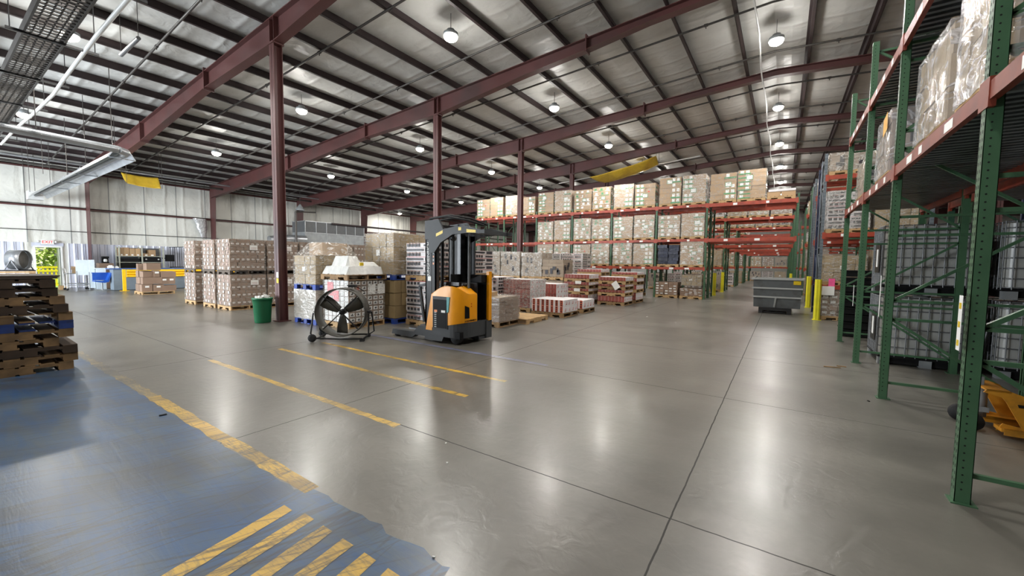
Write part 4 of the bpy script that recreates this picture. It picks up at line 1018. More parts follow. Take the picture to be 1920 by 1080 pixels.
# fill of the bay under the near rack's far end
m = MB(); tt = thing('folded_crate', 'stack of black folding crates under the far bay of the near rack', 'crate', (1.7, 12.3, 0))
for k in range(9): m.box(-.5, .5, -.4, .4, .02+.17*k, .15+.17*k); m.box(-.52, .52, -.42, .42, .14+.17*k, .165+.17*k)
m.build('crates', M['black'], tt)

# ------------------------------------------------------------------ dumpster
t = thing('tipping_hopper', 'grey steel tipping hopper standing in the aisle', 'hopper', (-.12, 16.6, 0), R(-2))
m = MB(); w0, w1 = .66, .72; L0, L1 = .42, .62
A = [(-w0,-L0,.2),(w0,-L0,.2),(w0,L0,.2),(-w0,L0,.2)]; B = [(-w0-.02,-L1,1.15),(w0+.02,-L1,1.15),(w0+.02,L1,1.15),(-w0-.02,L1,1.15)]
A2 = [(a*.97, b*.97, c+.03) for a, b, c in A]; B2 = [(a*.97, b*.97, c) for a, b, c in B]
m.add(A+B, [(3,2,1,0),(0,1,5,4),(1,2,6,5),(2,3,7,6),(3,0,4,7)]); m.add(A2+B2, [(0,1,2,3),(4,5,1,0),(5,6,2,1),(6,7,3,2),(7,4,0,3)])
m.add(B+B2, [(0,1,5,4),(1,2,6,5),(2,3,7,6),(3,0,4,7)]); m.build('bin_body', M['dump'], t)
m = MB(); m.bar((-w0-.05,-L1-.02,1.17),(w0+.05,-L1-.02,1.17), .06, .05); m.bar((-w0-.05,L1+.02,1.17),(w0+.05,L1+.02,1.17), .06, .05); m.bar((-w0-.05,-L1,1.17),(-w0-.05,L1,1.17), .06,.05); m.bar((w0+.05,-L1,1.17),(w0+.05,L1,1.17),.06,.05)
m.bar((-w0-.05,-.575,.86),(w0+.05,-.575,.86), .05, .05); m.bar((-w0-.03,-.52,.56),(w0+.03,-.52,.56), .05, .05); m.bar((-.06,-.44,.22),(-.02,-.53,.54), .05,.05)
m.build('rim_rails', M['greyl'], t)
m = MB(); m.box(-.5,.42,-.5,.5,.1,.2); m.box(-.5,-.38,-.55,.55,0,.1); m.box(.3,.42,-.55,.55,0,.1); m.box(-.36,.28,-.48,.48,.03,.06); m.build('skid_base', M['blackm'], t)
m = MB(); m.quad((.45,-.625,1.0),(.65,-.625,1.0),(.65,-.645,1.12),(.45,-.645,1.12)); m.build('warning_sticker', M['ysticker'], t)

# ------------------------------------------------------------------ trash can
t = thing('trash_can', 'green plastic trash can standing beside the steel column', 'trash can', (-11.02, 4.93, 0))
m = MB(); m.lathe([(0,0),(.17,0),(.185,.02),(.212,.5),(.222,.51),(.226,.6),(.24,.6),(.24,.64),(.215,.64),(.2,.5),(.17,.04),(0,.04)], n=28); m.build('can_body', M['trash'], t)
m = MB(); rs = random.Random(2)
for i in range(9): m.cbox((rs.uniform(-.1,.08), rs.uniform(-.1,.1), .6+rs.uniform(0,.06)), (.16,.12,.05), 0, 1, rs.uniform(0,3), rs.uniform(-.5,.5), rs.uniform(-.5,.5))
m.build('crumpled_film', M['wrapwhite'], t)
# column stickers
for z, mk, lb, hh in ((1.22, 'label', 'white square sticker on the near steel column', .07), (1.07, 'ysticker', 'yellow warning sticker on the near steel column', .06)):
    m = MB(); m.box(-10.785, -10.783, 5.27, 5.38, z-hh, z+hh) if False else m.box(-10.9, -10.8, 5.232, 5.238, z-hh, z+hh)
    tag(m.build('column_sticker', M[mk]), lb, 'sticker')

# ------------------------------------------------------------------ box towers on the left
SP = [('tower', -14.82, 6.02, 'front brown carton tower, right of the two slim ones'), ('tower', -15.98, 6.02, 'middle slim carton tower of the three with bright ends'), ('tower', -17.65, 6.02, 'leftmost slim carton tower'),
      ('tower', -14.82, 7.12, 'brown carton tower second along the row behind the steel column'), ('tower', -14.82, 8.22, 'brown carton tower third along the row, right of the steel column'), ('tower', -14.82, 9.32, 'brown carton tower fourth along the row, behind the draped pallet'),
      ('tower', -14.82, 10.42, 'brown carton tower at the far end of the row'), ('tower', -15.98, 7.12, 'brown carton tower second along the middle row')]
for i, (st, x, y, lb) in enumerate(SP):
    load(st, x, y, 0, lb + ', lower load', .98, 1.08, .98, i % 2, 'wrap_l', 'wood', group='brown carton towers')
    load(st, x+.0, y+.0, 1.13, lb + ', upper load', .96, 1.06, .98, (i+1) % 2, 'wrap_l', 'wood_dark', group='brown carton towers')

# ------------------------------------------------------------------ wrapped piles behind the fan
load('plain', -10.02, 5.98, 0, 'clear-draped carton load on a blue pallet by the steel column, bottom one', 1.0, 1.0, .72, 1, 'wrap_x', 'wood_blue')
load('plain', -10.02, 5.98, .87, 'film-wrapped tan cartons on the upper blue pallet by the steel column', 1.0, 1.0, .72, 2, 'wrap', 'wood_blue')
t = thing('carton_group', 'small tan carton block under a film tent on top of the blue-pallet stack', 'cartons', (-9.95, 6.1, 1.735))
m = Load(.6, .7, 0); m.stack(.32, 2, 2, 1, 'carton', .004, random.Random(3)); m.build('cartons', SM, t)
m = MB()
a = [(-.52,-.6,0),(.52,-.6,0),(.52,.5,0),(-.52,.5,0)]; b = [(-.3,-.35,.34),(.3,-.35,.34),(.3,.35,.34),(-.3,.35,.34)]
m.add(a+b, [(0,1,5,4),(1,2,6,5),(2,3,7,6),(3,0,4,7),(4,5,6,7)]); m.build('film_tent', M['wrap_h'], t)
load('lock', -8.88, 6.12, 0, 'small cartons with dark printed emblems on a pallet behind the floor fan', 1.02, 1.02, 1.0, 1, 'wrap_l', 'wood')
t = thing('shrouded_goods', 'low goods shrouded in white film on the pallet above the emblem cartons', 'pallet load', (-8.88, 6.12, 1.15))
put('pallet', pal_mesh('wood_old', 1.1, 1.1, 1), t)
m = MB(); rs = random.Random(5); nu, nv = 14, 14; g = []
def hgt(u, v):
    x, y = u*1.05-.52, v*1.05-.52; h = .2 if (abs(x) < .49 and abs(y) < .49) else 0
    if -.35 < y < .0 and -.35 < x < .3: h = .44
    if .0 <= y < .42 and -.3 < x < .35: h = .3
    return .13 + h + rs.uniform(-.012, .012)
for i in range(nu+1):
    for j in range(nv+1): u, v = i/nu, j/nv; g.append((u*1.06-.53+rs.uniform(-.008,.008), v*1.06-.53+rs.uniform(-.008,.008), hgt(u, v)))
m.add(g, [(i*(nv+1)+j, (i+1)*(nv+1)+j, (i+1)*(nv+1)+j+1, i*(nv+1)+j+1) for i in range(nu) for j in range(nv)], 0, 1, False)
m.build('white_film', M['wrapwhite'], t)
m = MB(); m.box(.44, .47, -.16, -.06, .34, .42); m.build('caution_sticker', M['ysticker'], t)
load('plain', -8.72, 7.35, 0, 'tall tan cartons on a blue pallet behind the emblem cartons, bottom load', 1.1, 1.14, .98, 3, None, 'wood_blue')
load('plain', -8.78, 7.35, 1.13, 'tall tan film-wrapped cartons on the upper blue pallet, top load', 1.15, 1.14, 1.06, 4, 'wrap', 'wood_blue')
for i, (x, y, zz, H, lb) in enumerate(((-7.45, 7.55, 0, .98, 'white striped product cartons left of the reach truck mast, bottom load'), (-7.45, 7.55, 1.13, .8, 'white striped product cartons left of the reach truck mast, top load'),
                        (-8.3, 9.9, 0, .98, 'white striped product cartons behind the truck mast, bottom load'), (-8.3, 9.9, 1.13, .7, 'white striped product cartons behind the truck mast, top load'),
                        (-9.45, 9.9, 0, .98, 'white striped product cartons one row behind the mast, bottom load'), (-9.45, 9.9, 1.13, .8, 'white striped product cartons one row behind the mast, top load'))):
    load('tv', x, y, zz, lb, 1.1, 1.1, H, i % 2, None, 'wood')
load('tv', -8.35, 11.3, 0, 'low white cartons seen over the yellow rear slab of the truck', 1.0, 1.0, .98, 2, None, 'wood')
# ------------------------------------------------------------------ right of the truck
load('bundle', -6.22, 8.42, 0, 'grey-brown film-wrapped board bundles right of the reach truck', .98, .92, .6, 1, 'wrap', 'wood_old')
load('bundle', -7.3, 8.42, 0, 'grey-brown board bundles behind the reach truck, mostly hidden', .98, .92, .6, 2, 'wrap', 'wood_old')
t = thing('flat_carton', 'long flat brown carton lying on the board bundles', 'carton', (-6.6, 8.3, .742), R(8)); m = MB(); m.box(-.45, .45, -.13, .13, 0, .11); m.box(-.44, .44, -.02, .02, .11, .112, 1); m.build('box', [M['carton'], M['label']], t)
o = put('wooden_pallet', pal_mesh('wood', 1.2, 1.0, 1), None, (-6.0, 9.45, 0), R(92)); tag(o, 'empty pale wooden pallet on the floor right of the board bundles', 'pallet')
load('red', -7.35, 11.65, 0, 'tall block of brick-red sleeves with white sides behind the empty pallet', 1.15, 1.05, .92, 1, 'wrap', 'wood')
load('orangebox', -5.85, 11.1, 0, 'low load of orange printed sleeves in the front row of the red goods', 1.12, 1.0, .38, 1, None, 'wood_old')
load('orangebox', -5.82, 12.45, 0, 'low load of orange and white cartons just behind the front red row', 1.08, .95, .28, 2, None, 'wood_old')
load('red', -7.2, 13.3, 0, 'stepped red and white carton load in the middle of the red goods', 1.0, 1.0, .72, 2, None, 'wood')
load('orangebox', -6.6, 12.45, 0, 'low white-topped carton load beside the orange cartons', .5, .95, .22, 3, None, 'wood_old') if False else None
def tiers(x, y, ns, label, W=1.1):
    z = 0
    for k, hh in enumerate(ns):
        load('red', x+.01*k, y, z, '%s, %s tier from floor' % (label, orow(k)), W, 1.05, hh, (k+1) % 3, None, 'wood' if k % 2 else 'wood_old', group='tiers of red and white cartons'); z += hh+.14
tiers(-6.87, 15.3, (.24, .1, .12, .16), 'pallet tier of red and white cartons, left far stack')
tiers(-6.9, 16.6, (.3, .2, .2, .12), 'pallet tier of red cartons behind the left far stack')
tiers(-5.55, 15.7, (.22, .1, .08, .14), 'pallet tier of red and white cartons, right far stack')
tiers(-5.5, 17.0, (.3, .18, .14, .1), 'pallet tier of red cartons behind the right far stack')
for i, x in enumerate((-12.9, -11.8, -10.7, -9.4 + -.75 + .0, -9.0)):
    pass
for i, (x, H, st, wz) in enumerate(((-12.9, 1.1, 'greyload', 'wrap_h'), (-11.75, 1.12, 'greyload', 'wrap_h'), (-10.62, 1.1, 'greyload', 'wrap_h'), (-9.45, 1.05, 'greyload', 'wrap_h'), (-8.38, .75, 'greyload', None))):
    load(st, x, 16.1, 0, 'grey-brown cartons, far row, bottom load, %s from the left' % orow(i), 1.06, 1.0, .72, i % 3, None, 'wood', group='grey-brown wrapped row')
    load(st, x, 16.1, .88, 'grey-brown film-wrapped cartons, far row, top load, %s from the left' % orow(i), 1.05, 1.0, H, (i+1) % 3, wz, 'wood', group='grey-brown wrapped row')
for i, x in enumerate((-9.6, -8.45)):
    load('tv', x, 18.2, 0, 'black and white product cartons by the front rack, bottom load, %s' % ['left', 'right'][i], 1.1, 1.0, .8, i, 'wrap', 'wood')
    load('tv', x, 18.2, .95, 'black and white product cartons by the front rack, top load, %s' % ['left', 'right'][i], 1.1, 1.0, 1.0, i+1, 'wrap', 'wood')

for i, (x, y, z, a) in enumerate(((-5.35, 15.155, .78, 35), (-6.75, 14.755, .86, 0), (-6.8, 14.755, .56, 0))):
    m = MB(); c_, s_ = math.cos(R(a)), math.sin(R(a)); hw, hh = (.12, .15) if i == 0 else (.13, .06)
    P = [(x+u*hw*c_-v*hh*s_, y, z+u*hw*s_+v*hh*c_) for u, v in ((-1,-1),(1,-1),(1,1),(-1,1))]
    m.quad(*P); tag(m.build('paper_sheet', M['label']), ['tilted white paper on the right far stack of red cartons', 'white paper on the top tier of the left far stack', 'white paper on the third tier of the left far stack'][i], 'paper')

# ------------------------------------------------------------------ floor fan
th = R(41)   # axle line direction on the floor
t = thing('drum_fan', 'large black drum fan on a wheeled frame in front of the carton stacks', 'fan', (-7.43, 4.85, 0), th - PI/2)
# local: +X points at the viewer side, +Y along the base
m = MB(); Rr = .475; zc = .565
m.lathe([(Rr,-.19),(Rr+.012,-.19),(Rr+.012,.19),(Rr,.19),(Rr-.008,.18),(Rr-.008,-.18),(Rr,-.19)], (0,0,zc), 'X', 48); m.tube([(.19, (Rr+.006)*math.cos(2*PI*k/48), zc+(Rr+.006)*math.sin(2*PI*k/48)) for k in range(48)], .012, 6, closed=True)
m.tube([(-.19, (Rr+.006)*math.cos(2*PI*k/48), zc+(Rr+.006)*math.sin(2*PI*k/48)) for k in range(48)], .012, 6, closed=True); m.build('drum', M['fan_grey'], t)
for k in range(3):
    a0 = R(28+120*k); m = MB(); V = []
    for i in range(7):
        r_ = .07+(.44-.07)*i/6; wdt = .055+.075*math.sin(PI*min(1, i/6*1.05)*.55+.2); tw = R(34-14*i/6)
        for sgn in (-1, 1):
            tt_ = sgn*wdt; px_ = tt_*math.sin(tw); pt = tt_*math.cos(tw)
            V.append((px_, r_*math.cos(a0)-pt*math.sin(a0), zc+r_*math.sin(a0)+pt*math.cos(a0)))
    m.add(V, [(2*i, 2*i+1, 2*i+3, 2*i+2) for i in range(6)], 0, 1, True); bl = m.build('blade', M['blade'], t); md = bl.modifiers.new('thick', 'SOLIDIFY'); md.thickness = .006
m = MB(); m.lathe([(0,.1),(.05,.1),(.06,.06),(.06,-.1),(0,-.1)], (0,0,zc), 'X', 20); m.build('hub', M['blackm'], t)
m = MB()
for k in range(4): a = R(45+90*k); m.bar((.12, .04*math.cos(a), zc+.04*math.sin(a)), (.17, Rr*math.cos(a), zc+Rr*math.sin(a)), .02, .02)
m.build('guard_arm', M['blackm'], t)
m = MB()
for sx in (.26, -.26):
    m.tube([(sx*.5, -.53, zc*.98), (sx, -.54, .16), (sx, -.48, .07), (sx, 0, .05), (sx, .46, .05), (sx, .56, .12), (sx*.5, .54, zc*.98)], .016, 8)
m.tube([(-.3, -.45, .05), (.3, -.45, .05)], .016, 8); m.tube([(-.3, .45, .05), (.3, .45, .05)], .016, 8)
m.tube([(0, -.48, zc), (0, -.56, zc)], .02, 8); m.tube([(0, .48, zc), (0, .56, zc)], .02, 8); m.build('stand', M['blackm'], t)
for sx in (.3, -.3):
    m = MB(); m.lathe([(0,-.02),(.03,-.022),(.075,-.02),(.08,0),(.075,.02),(.03,.022),(0,.02)], (sx, -.5, .08), 'X', 20); m.build('wheel', M['rubber'], t)
m = MB(); m.box(.21, .31, .4, .48, 0, .04); m.box(-.31, -.21, .4, .48, 0, .04); m.build('foot', M['rubber'], t)
m = MB(); m.tube([(.1, .12, zc+.54), (.12, .3, zc+.53), (.08, .45, zc+.42)], .01, 6); m.cbox((.0, .2, zc+.53), (.16, .14, .05)); m.build('handle_box', M['blackm'], t)

# ------------------------------------------------------------------ reach truck
t = thing('reach_truck', 'yellow and grey stand-up reach truck with a tall mast and overhead guard', 'reach truck', (0, 0, 0))
X0, X1, Y0, Y1 = -6.3, -5.0, 5.72, 6.66
def rfoot(x0, x1, y0, y1, r0=.05, r1=.28, n=6):
    """outline, rear (x1) corners rounded"""
    P = [(x0, y0)]
    for k in range(n+1): a = R(-90+90*k/n); P.append((x1-r1+r1*math.cos(a), y0+r1+r1*math.sin(a)))
    for k in range(n+1): a = R(0+90*k/n); P.append((x1-.12+.12*math.cos(a), y1-.12+.12*math.sin(a)))
    P.append((x0, y1)); return P
def loft(m, P, zb, zt, mi=0):
    n = len(P); V = [(p[0], p[1], zb(*p)) for p in P] + [(p[0], p[1], zt(*p)) for p in P]
    m.add(V, [tuple(reversed(range(n))), tuple(range(n, 2*n))] + [(i, (i+1) % n, n+(i+1) % n, n+i) for i in range(n)], mi)
# grey chassis with wheel arch: built in segments along x
m = MB()
P = rfoot(-5.97, X1, Y0, Y1)
loft(m, P, lambda x, y: .14, lambda x, y: .3 + .14*max(0, (x+5.75)/.75))
for a, b in ((-5.97, -5.5),): m.box(a, b, Y0, Y1, .045, .142)
m.prism([(-5.5, .14), (-5.5, .045), (-5.45, .14)], Y0, Y1, 'Y'); 
m.prism([(Y0+.55, .14), (Y0+.58, .05), (Y1-.03, .05), (Y1, .14)], X1-.35, X1-.02, 'X')
m.build('chassis', M['truck_grey'], t)
# near and far load legs
for yy in (Y0, Y1-.14):
    m = MB(); m.prism([(-5.97, .3), (-6.14, .3), (-6.3, .16), (-6.95, .15), (-6.98, .05), (-6.35, .03), (-6.25, .1), (-5.97, .1)], yy, yy+.14, 'Y'); m.build('load_leg', M['truck_grey'], t)
    m = MB(); m.lathe([(0,-.05),(.055,-.05),(.055,.05),(0,.05)], (-6.86, yy+.07, .055), 'Y', 14); m.build('load_wheel', M['rubber'], t)
# yellow hood
m = MB()
Pq = rfoot(-6.12, X1+.0, Y0-.005, Y1-.35)
def ztop(x, y):
    if x < -5.36: return .98 + .16*math.sin(min(1, (x+5.76)/.4)*PI/2)
    return 1.14 - .15*max(0, (x+5.35)/.35)**4
# split so the top curves
xs = [-5.76, -5.7, -5.62, -5.52, -5.42, -5.35, -5.28]
def zbot(x): return .3 + .14*max(0, (x+5.75)/.75)
N_ = 24; ring_b = []; ring_t = []
path = []
for x in xs: path.append((x, Y0-.006))
for k in range(1, 9): a = R(-90+90*k/8); path.append((X1-.28+.28*math.cos(a), Y0-.006+.28+.28*math.sin(a)))
path.append((X1, 6.2)); path.append((X1-.25, 6.2)); path.append((-5.6, 6.3)); path.append((-5.76, 6.3))
def zt2(x, y):
    return ztop(x, y)
V = [(x, y, zbot(x)) for x, y in path] + [(x, y, zt2(x, y)-.03) for x, y in path] + [((x*.98+(-5.55)*.02), y*.98+6.0*.02, zt2(x, y)) for x, y in path]
n = len(path)
Fc = [(i, (i+1) % n, n+(i+1) % n, n+i) for i in range(n)] + [(n+i, n+(i+1) % n, 2*n+(i+1) % n, 2*n+i) for i in range(n)] + [tuple(range(2*n, 3*n))]
m.add(V, Fc)
# slanted front cheek
m.prism([(-5.94, .24), (-5.76, .24), (-5.76, .985), (-5.78, .95)], Y0-.006, 6.3, 'Y')
hd = m.build('hood', M['yellow'], t); hd.data.polygons.foreach_set('use_smooth', [True]*len(hd.data.polygons)); hd.data.set_sharp_from_angle(angle=R(32))
m = MB(); m.box(-5.73, -5.34, Y0-.016, Y0+.02, .3, .93); m.build('door_frame', M['truck_grey'], t)
m = MB(); m.box(-5.71, -5.36, Y0-.024, Y0, .31, .87); m.build('battery_cover', M['black'], t)
m = MB(); m.quad((-5.68,Y0-.026,.62),(-5.6,Y0-.026,.62),(-5.6,Y0-.026,.665),(-5.68,Y0-.026,.665), 0); m.quad((-5.49,Y0-.026,.62),(-5.385,Y0-.026,.62),(-5.385,Y0-.026,.665),(-5.49,Y0-.026,.665), 1)
for q in range(8): m.quad((-5.68,Y0-.026,.26+.04*q+.06),(-5.62,Y0-.026,.26+.04*q+.06),(-5.62,Y0-.026,.28+.04*q+.06),(-5.68,Y0-.026,.28+.04*q+.06), 2)
m.build('cover_stickers', [M['osticker'], M['label'], M['greyl']], t)
m = MB(); m.prism([(-5.355, .62), (-5.31, .64), (-5.28, .93), (-5.355, .93)], Y0-.02, Y0, 'Y'); m.build('corner_sticker', M['teal'], t)
# vent and small lettering on the rounded rear corner
def on_corner(deg, z, off=.008):
    a = R(-90+deg); return Vector((X1-.28+(.28+off)*math.cos(a), Y0-.006+.28+(.28+off)*math.sin(a), z))
m = MB(); m.quad(on_corner(62, .52), on_corner(84, .52), on_corner(82, .73), on_corner(62, .77)); m.build('vent', M['black'], t)
a = R(-90+70); c = on_corner(86, .0); 
text('lettering', 'JUNGHEINRICH', .05, M['black'], Matrix.Translation((X1+.004, 6.0, .47)) @ Matrix.Rotation(R(90), 4, 'Z') @ Matrix.Rotation(R(90), 4, 'X'), t)
m = MB(); m.lathe([(0,-.01),(.012,0),(0,.01)], (X1+.004, 6.02, .75), 'X', 8); m.lathe([(0,-.01),(.012,0),(0,.01)], (X1+.004, 6.02, .8), 'X', 8); m.build('bolt', M['redp'], t)
# operator compartment
m = MB(); m.box(X1-.75, X1-.02, 6.21, 6.24, .3, 1.2); m.box(X1-.75, X1-.6, 6.24, Y1-.02, .3, 1.35); m.box(X1-.6, X1-.04, 6.24, Y1-.02, .25, .3); m.box(X1-.75, X1-.05, Y1-.05, Y1-.01, .3, 1.25)
m.box(X1-.5, X1-.02, 6.5, Y1-.02, .3, 1.35); m.prism([(X1-.5, 1.2), (X1-.02, 1.35), (X1-.02, 1.2)], 6.35, 6.6, 'Y')
m.build('operator_cabin', M['black'], t)
m = MB(); m.box(X1-.03, X1+.035, Y1-.13, Y1-.03, .42, 1.42); m.build('rear_slab', M['yellow'], t)
m = MB(); m.box(X1-.06, X1+.02, Y1-.18, Y1-.0, .06, .42); m.build('rear_bumper', M['truck_grey'], t)
for x, y, r_ in ((-5.22, 5.86, .13),):
    m = MB(); m.lathe([(0,-.07),(.07,-.07),(.08,-.05),(r_-.01,-.06),(r_,-.04),(r_,.04),(r_-.01,.06),(0,.06)], (x, y, r_), 'Y', 22); m.build('drive_wheel', M['rubber'], t)
m = MB(); m.lathe([(0,-.05),(.09,-.05),(.09,.05),(0,.05)], (-5.3, 6.5, .09), 'Y', 16); m.build('caster_wheel', M['rubber'], t)
m = MB(); m.box(-5.45, -5.05, 5.74, 5.98, .13, .26); m.build('wheel_well', M['black'], t)
# mast
for yy, nm in ((5.80, 'near'), (6.48, 'far')):
    m = MB(); m.box(-6.13, -5.84, yy, yy+.02, .12, 2.4); m.box(-6.13, -6.1, yy, yy+.1, .12, 2.4); m.box(-5.87, -5.84, yy, yy+.1, .12, 2.4); m.box(-5.965, -5.955, yy-.006, yy, .5, 2.3); m.build('mast_rail', M['truck_grey'],t, (.1, 0, 0))
    m = MB(); m.box(-6.04, -5.88, yy+.03, yy+.05, .15, 2.34); m.build('inner_mast', M['blackm'],t, (.1, 0, 0))
m = MB(); m.box(-6.04, -5.9, 5.82, 6.56, 2.3, 2.36); m.box(-6.04, -5.9, 5.82, 6.56, .3, .4); m.box(-6.1, -6.04, 5.85, 6.5, .35, .5)
for x in (-5.86, -5.83):
    m.tube([(x, 6.0, .5), (x, 6.0, 2.28)], .014, 6); m.tube([(x, 6.3, .5), (x, 6.3, 2.28)], .022, 8)
m.tube([(-5.95, 6.1, .4), (-5.95, 6.1, 2.3)], .035, 10); m.build('lift_chains', M['blackm'],t, (.1, 0, 0))
text('lettering', 'JUNGHEINRICH', .098, M['label'], Matrix.Translation((-5.94, 5.793, 1.66)) @ Matrix.Rotation(R(90), 4, 'X') @ Matrix.Rotation(R(90), 4, 'Z'), t)
m = MB(); m.quad((-6.06,5.796,1.22),(-5.97,5.796,1.22),(-5.97,5.796,1.31),(-6.06,5.796,1.31)); m.build('capacity_plate', M['label'],t, (.1, 0, 0))
m = MB()
for q in range(5): m.quad((-5.92,5.796,1.55+.07*q),(-5.885,5.796,1.55+.07*q),(-5.885,5.796,1.59+.07*q),(-5.92,5.796,1.59+.07*q), q % 2)
m.build('mast_sticker', [M['osticker'], M['greyl']],t, (.1, 0, 0))
m = MB(); m.box(-5.75, -5.66, 6.45, 6.66, .9, 2.2); m.box(-5.66, -5.4, 6.6, 6.63, .9, 2.15); m.build('rear_screen', M['blackm'], t)
# mast head cheek and overhead guard
for yy in (5.745, 6.6):
    m = MB(); m.prism([(-6.09, 2.42), (-5.72, 2.44), (-5.6, 2.24), (-5.1, 2.3), (-4.7, 2.2), (-4.58, 2.2), (-4.58, 2.13), (-5.0, 2.15), (-5.35, 2.13), (-5.66, 1.98), (-5.84, 1.78), (-5.98, 1.78), (-5.99, 2.05), (-6.09, 2.05)], yy, yy+.05, 'Y'); m.build('guard_cheek', M['truck_grey'],t, (.1, 0, 0))
m = MB(); 
for k in range(7):
    x = -5.6+.16*k; m.box(x, x+.05, 5.8, 6.6, 2.2-.01*k, 2.24-.01*k)
m.box(-4.64, -4.58, 5.75, 6.65, 2.13, 2.2); m.build('guard_bars', M['truck_grey'], t)
m = MB(); m.tube([(-6.05, 5.85, 2.47), (-5.6, 5.87, 2.5), (-5.1, 5.9, 2.4), (-4.95, 6.2, 2.32)], .022, 6); m.tube([(-6.05, 5.95, 2.5), (-5.6, 5.97, 2.53), (-5.1, 6.0, 2.44), (-4.95, 6.3, 2.34)], .022, 6)
m.tube([(-6.05, 6.05, 2.45), (-5.6, 6.07, 2.48), (-5.2, 6.1, 2.42)], .022, 6); m.build('hydraulic_hose', M['rubber'],t, (.1, 0, 0))
m = MB(); m.tube([(-5.05, 6.0, 1.1), (-5.05, 6.0, 2.18)], .022, 8); m.build('guard_post', M['grey'], t)
m = MB(); m.lathe([(0,-.05),(.05,-.04),(.06,.04),(0,.05)], (-5.3, 5.82, 2.07), 'X', 12); m.tube([(-5.3,5.82,2.07),(-5.3,5.82,2.16)], .012, 6); m.build('work_light', M['blackm'], t)
for qd in (((-5.68,5.743,2.1),(-5.5,5.743,2.16),(-5.5,5.743,2.22),(-5.68,5.743,2.16)), ((-4.9,5.743,2.16),(-4.68,5.743,2.145),(-4.68,5.743,2.195),(-4.9,5.743,2.22)), ((-5.1,5.743,2.2),(-5.03,5.743,2.2),(-5.03,5.743,2.26),(-5.1,5.743,2.26))):
    m = MB(); m.quad(*qd); m.build('guard_sticker', M['ysticker'], t)
for yy in (6.0, 6.4):
    m = MB(); m.box(-7.15, -6.15, yy-.05, yy+.05, .05, .085); m.box(-6.2, -6.14, yy-.05, yy+.05, .05, .7); m.build('fork', M['blackm'], t)
for yy, dx in ((5.9, 0), (6.5, .05)):
    m = MB(); m.bar((-6.3, yy, 1.1), (-6.16, yy, .35), .05, .05); m.bar((-6.3, yy, 1.1), (-6.08, yy, 1.15), .05, .05); m.build('backrest_arm', M['truck_grey'], t)
m = MB(); m.box(-5.7, -5.35, 6.05, 6.15, 1.13, 1.2); m.lathe([(0,.06),(.05,.06),(.07,0),(0,0)], (-5.25, 6.1, 1.13), 'Z', 14); m.build('control_panel', M['blackm'], t)

# ------------------------------------------------------------------ pallet jack, right edge
t = thing('pallet_jack', 'amber pallet jack parked under the near rack at the right edge', 'pallet jack', (1.78, 5.78, 0), R(2))
m = MB()
for yy in (-.06, .4):
    m.prism([(-.12, .41), (-.1, .44), (.06, .44), (.14, .41), (.19, .34), (.33, .13), (.33, .06), (.04, .06), (.0, .09), (.02, .13), (.14, .11), (.03, .34), (.0, .38)], yy, yy+.015, 'Y')
m.box(-.1, .06, -.06, .415, .425, .44); m.add([(.06,-.06,.44),(.06,.415,.44),(.2,.415,.33),(.2,-.06,.33)], [(0,1,2,3)]); m.add([(.2,-.06,.33),(.2,.415,.33),(.34,.415,.1),(.34,-.06,.1)], [(0,1,2,3)]); m.build('frame', M['jack'], t)
for yy in (-.1, .3):
    m = MB(); m.box(.0, 1.25, yy, yy+.16, .06, .09); m.box(.02, 1.25, yy, yy+.01, .03, .09); m.box(.02, 1.25, yy+.15, yy+.16, .03, .09); m.build('fork', M['jack'], t)
for yy in (.02, .3):
    m = MB(); m.lathe([(0,-.03),(.04,-.03),(.045,-.02),(.085,-.028),(.09,0),(.085,.028),(.045,.02),(.04,.03),(0,.03)], (-.16, yy, .09), 'Y', 22); m.build('steer_wheel', M['rubber'], t)
m = MB(); m.lathe([(0,0),(.06,0),(.06,.26),(.03,.3),(.03,.4),(0,.4)], (-.08, .16, .12), 'Z', 16); m.cbox((-.1,.16,.2),(.16,.12,.05)); m.build('pump', M['galv_dull'], t)
m = MB(); m.tube([(-.1,.16,.3),(-.09,.17,.7),(-.05,.17,1.0)], .018, 8); m.tube([(-.05,.17,1.0),(-.05,.09,1.1),(-.04,.09,1.22),(-.04,.25,1.22),(-.05,.25,1.1),(-.05,.17,1.0)], .014, 8); 
m.build('handle', M['blackm'], t)
m = MB(); m.quad((.1,-.062,.33),(.19,-.062,.33),(.2,-.062,.3),(.11,-.062,.3)); m.build('nameplate', M['blackm'], t)

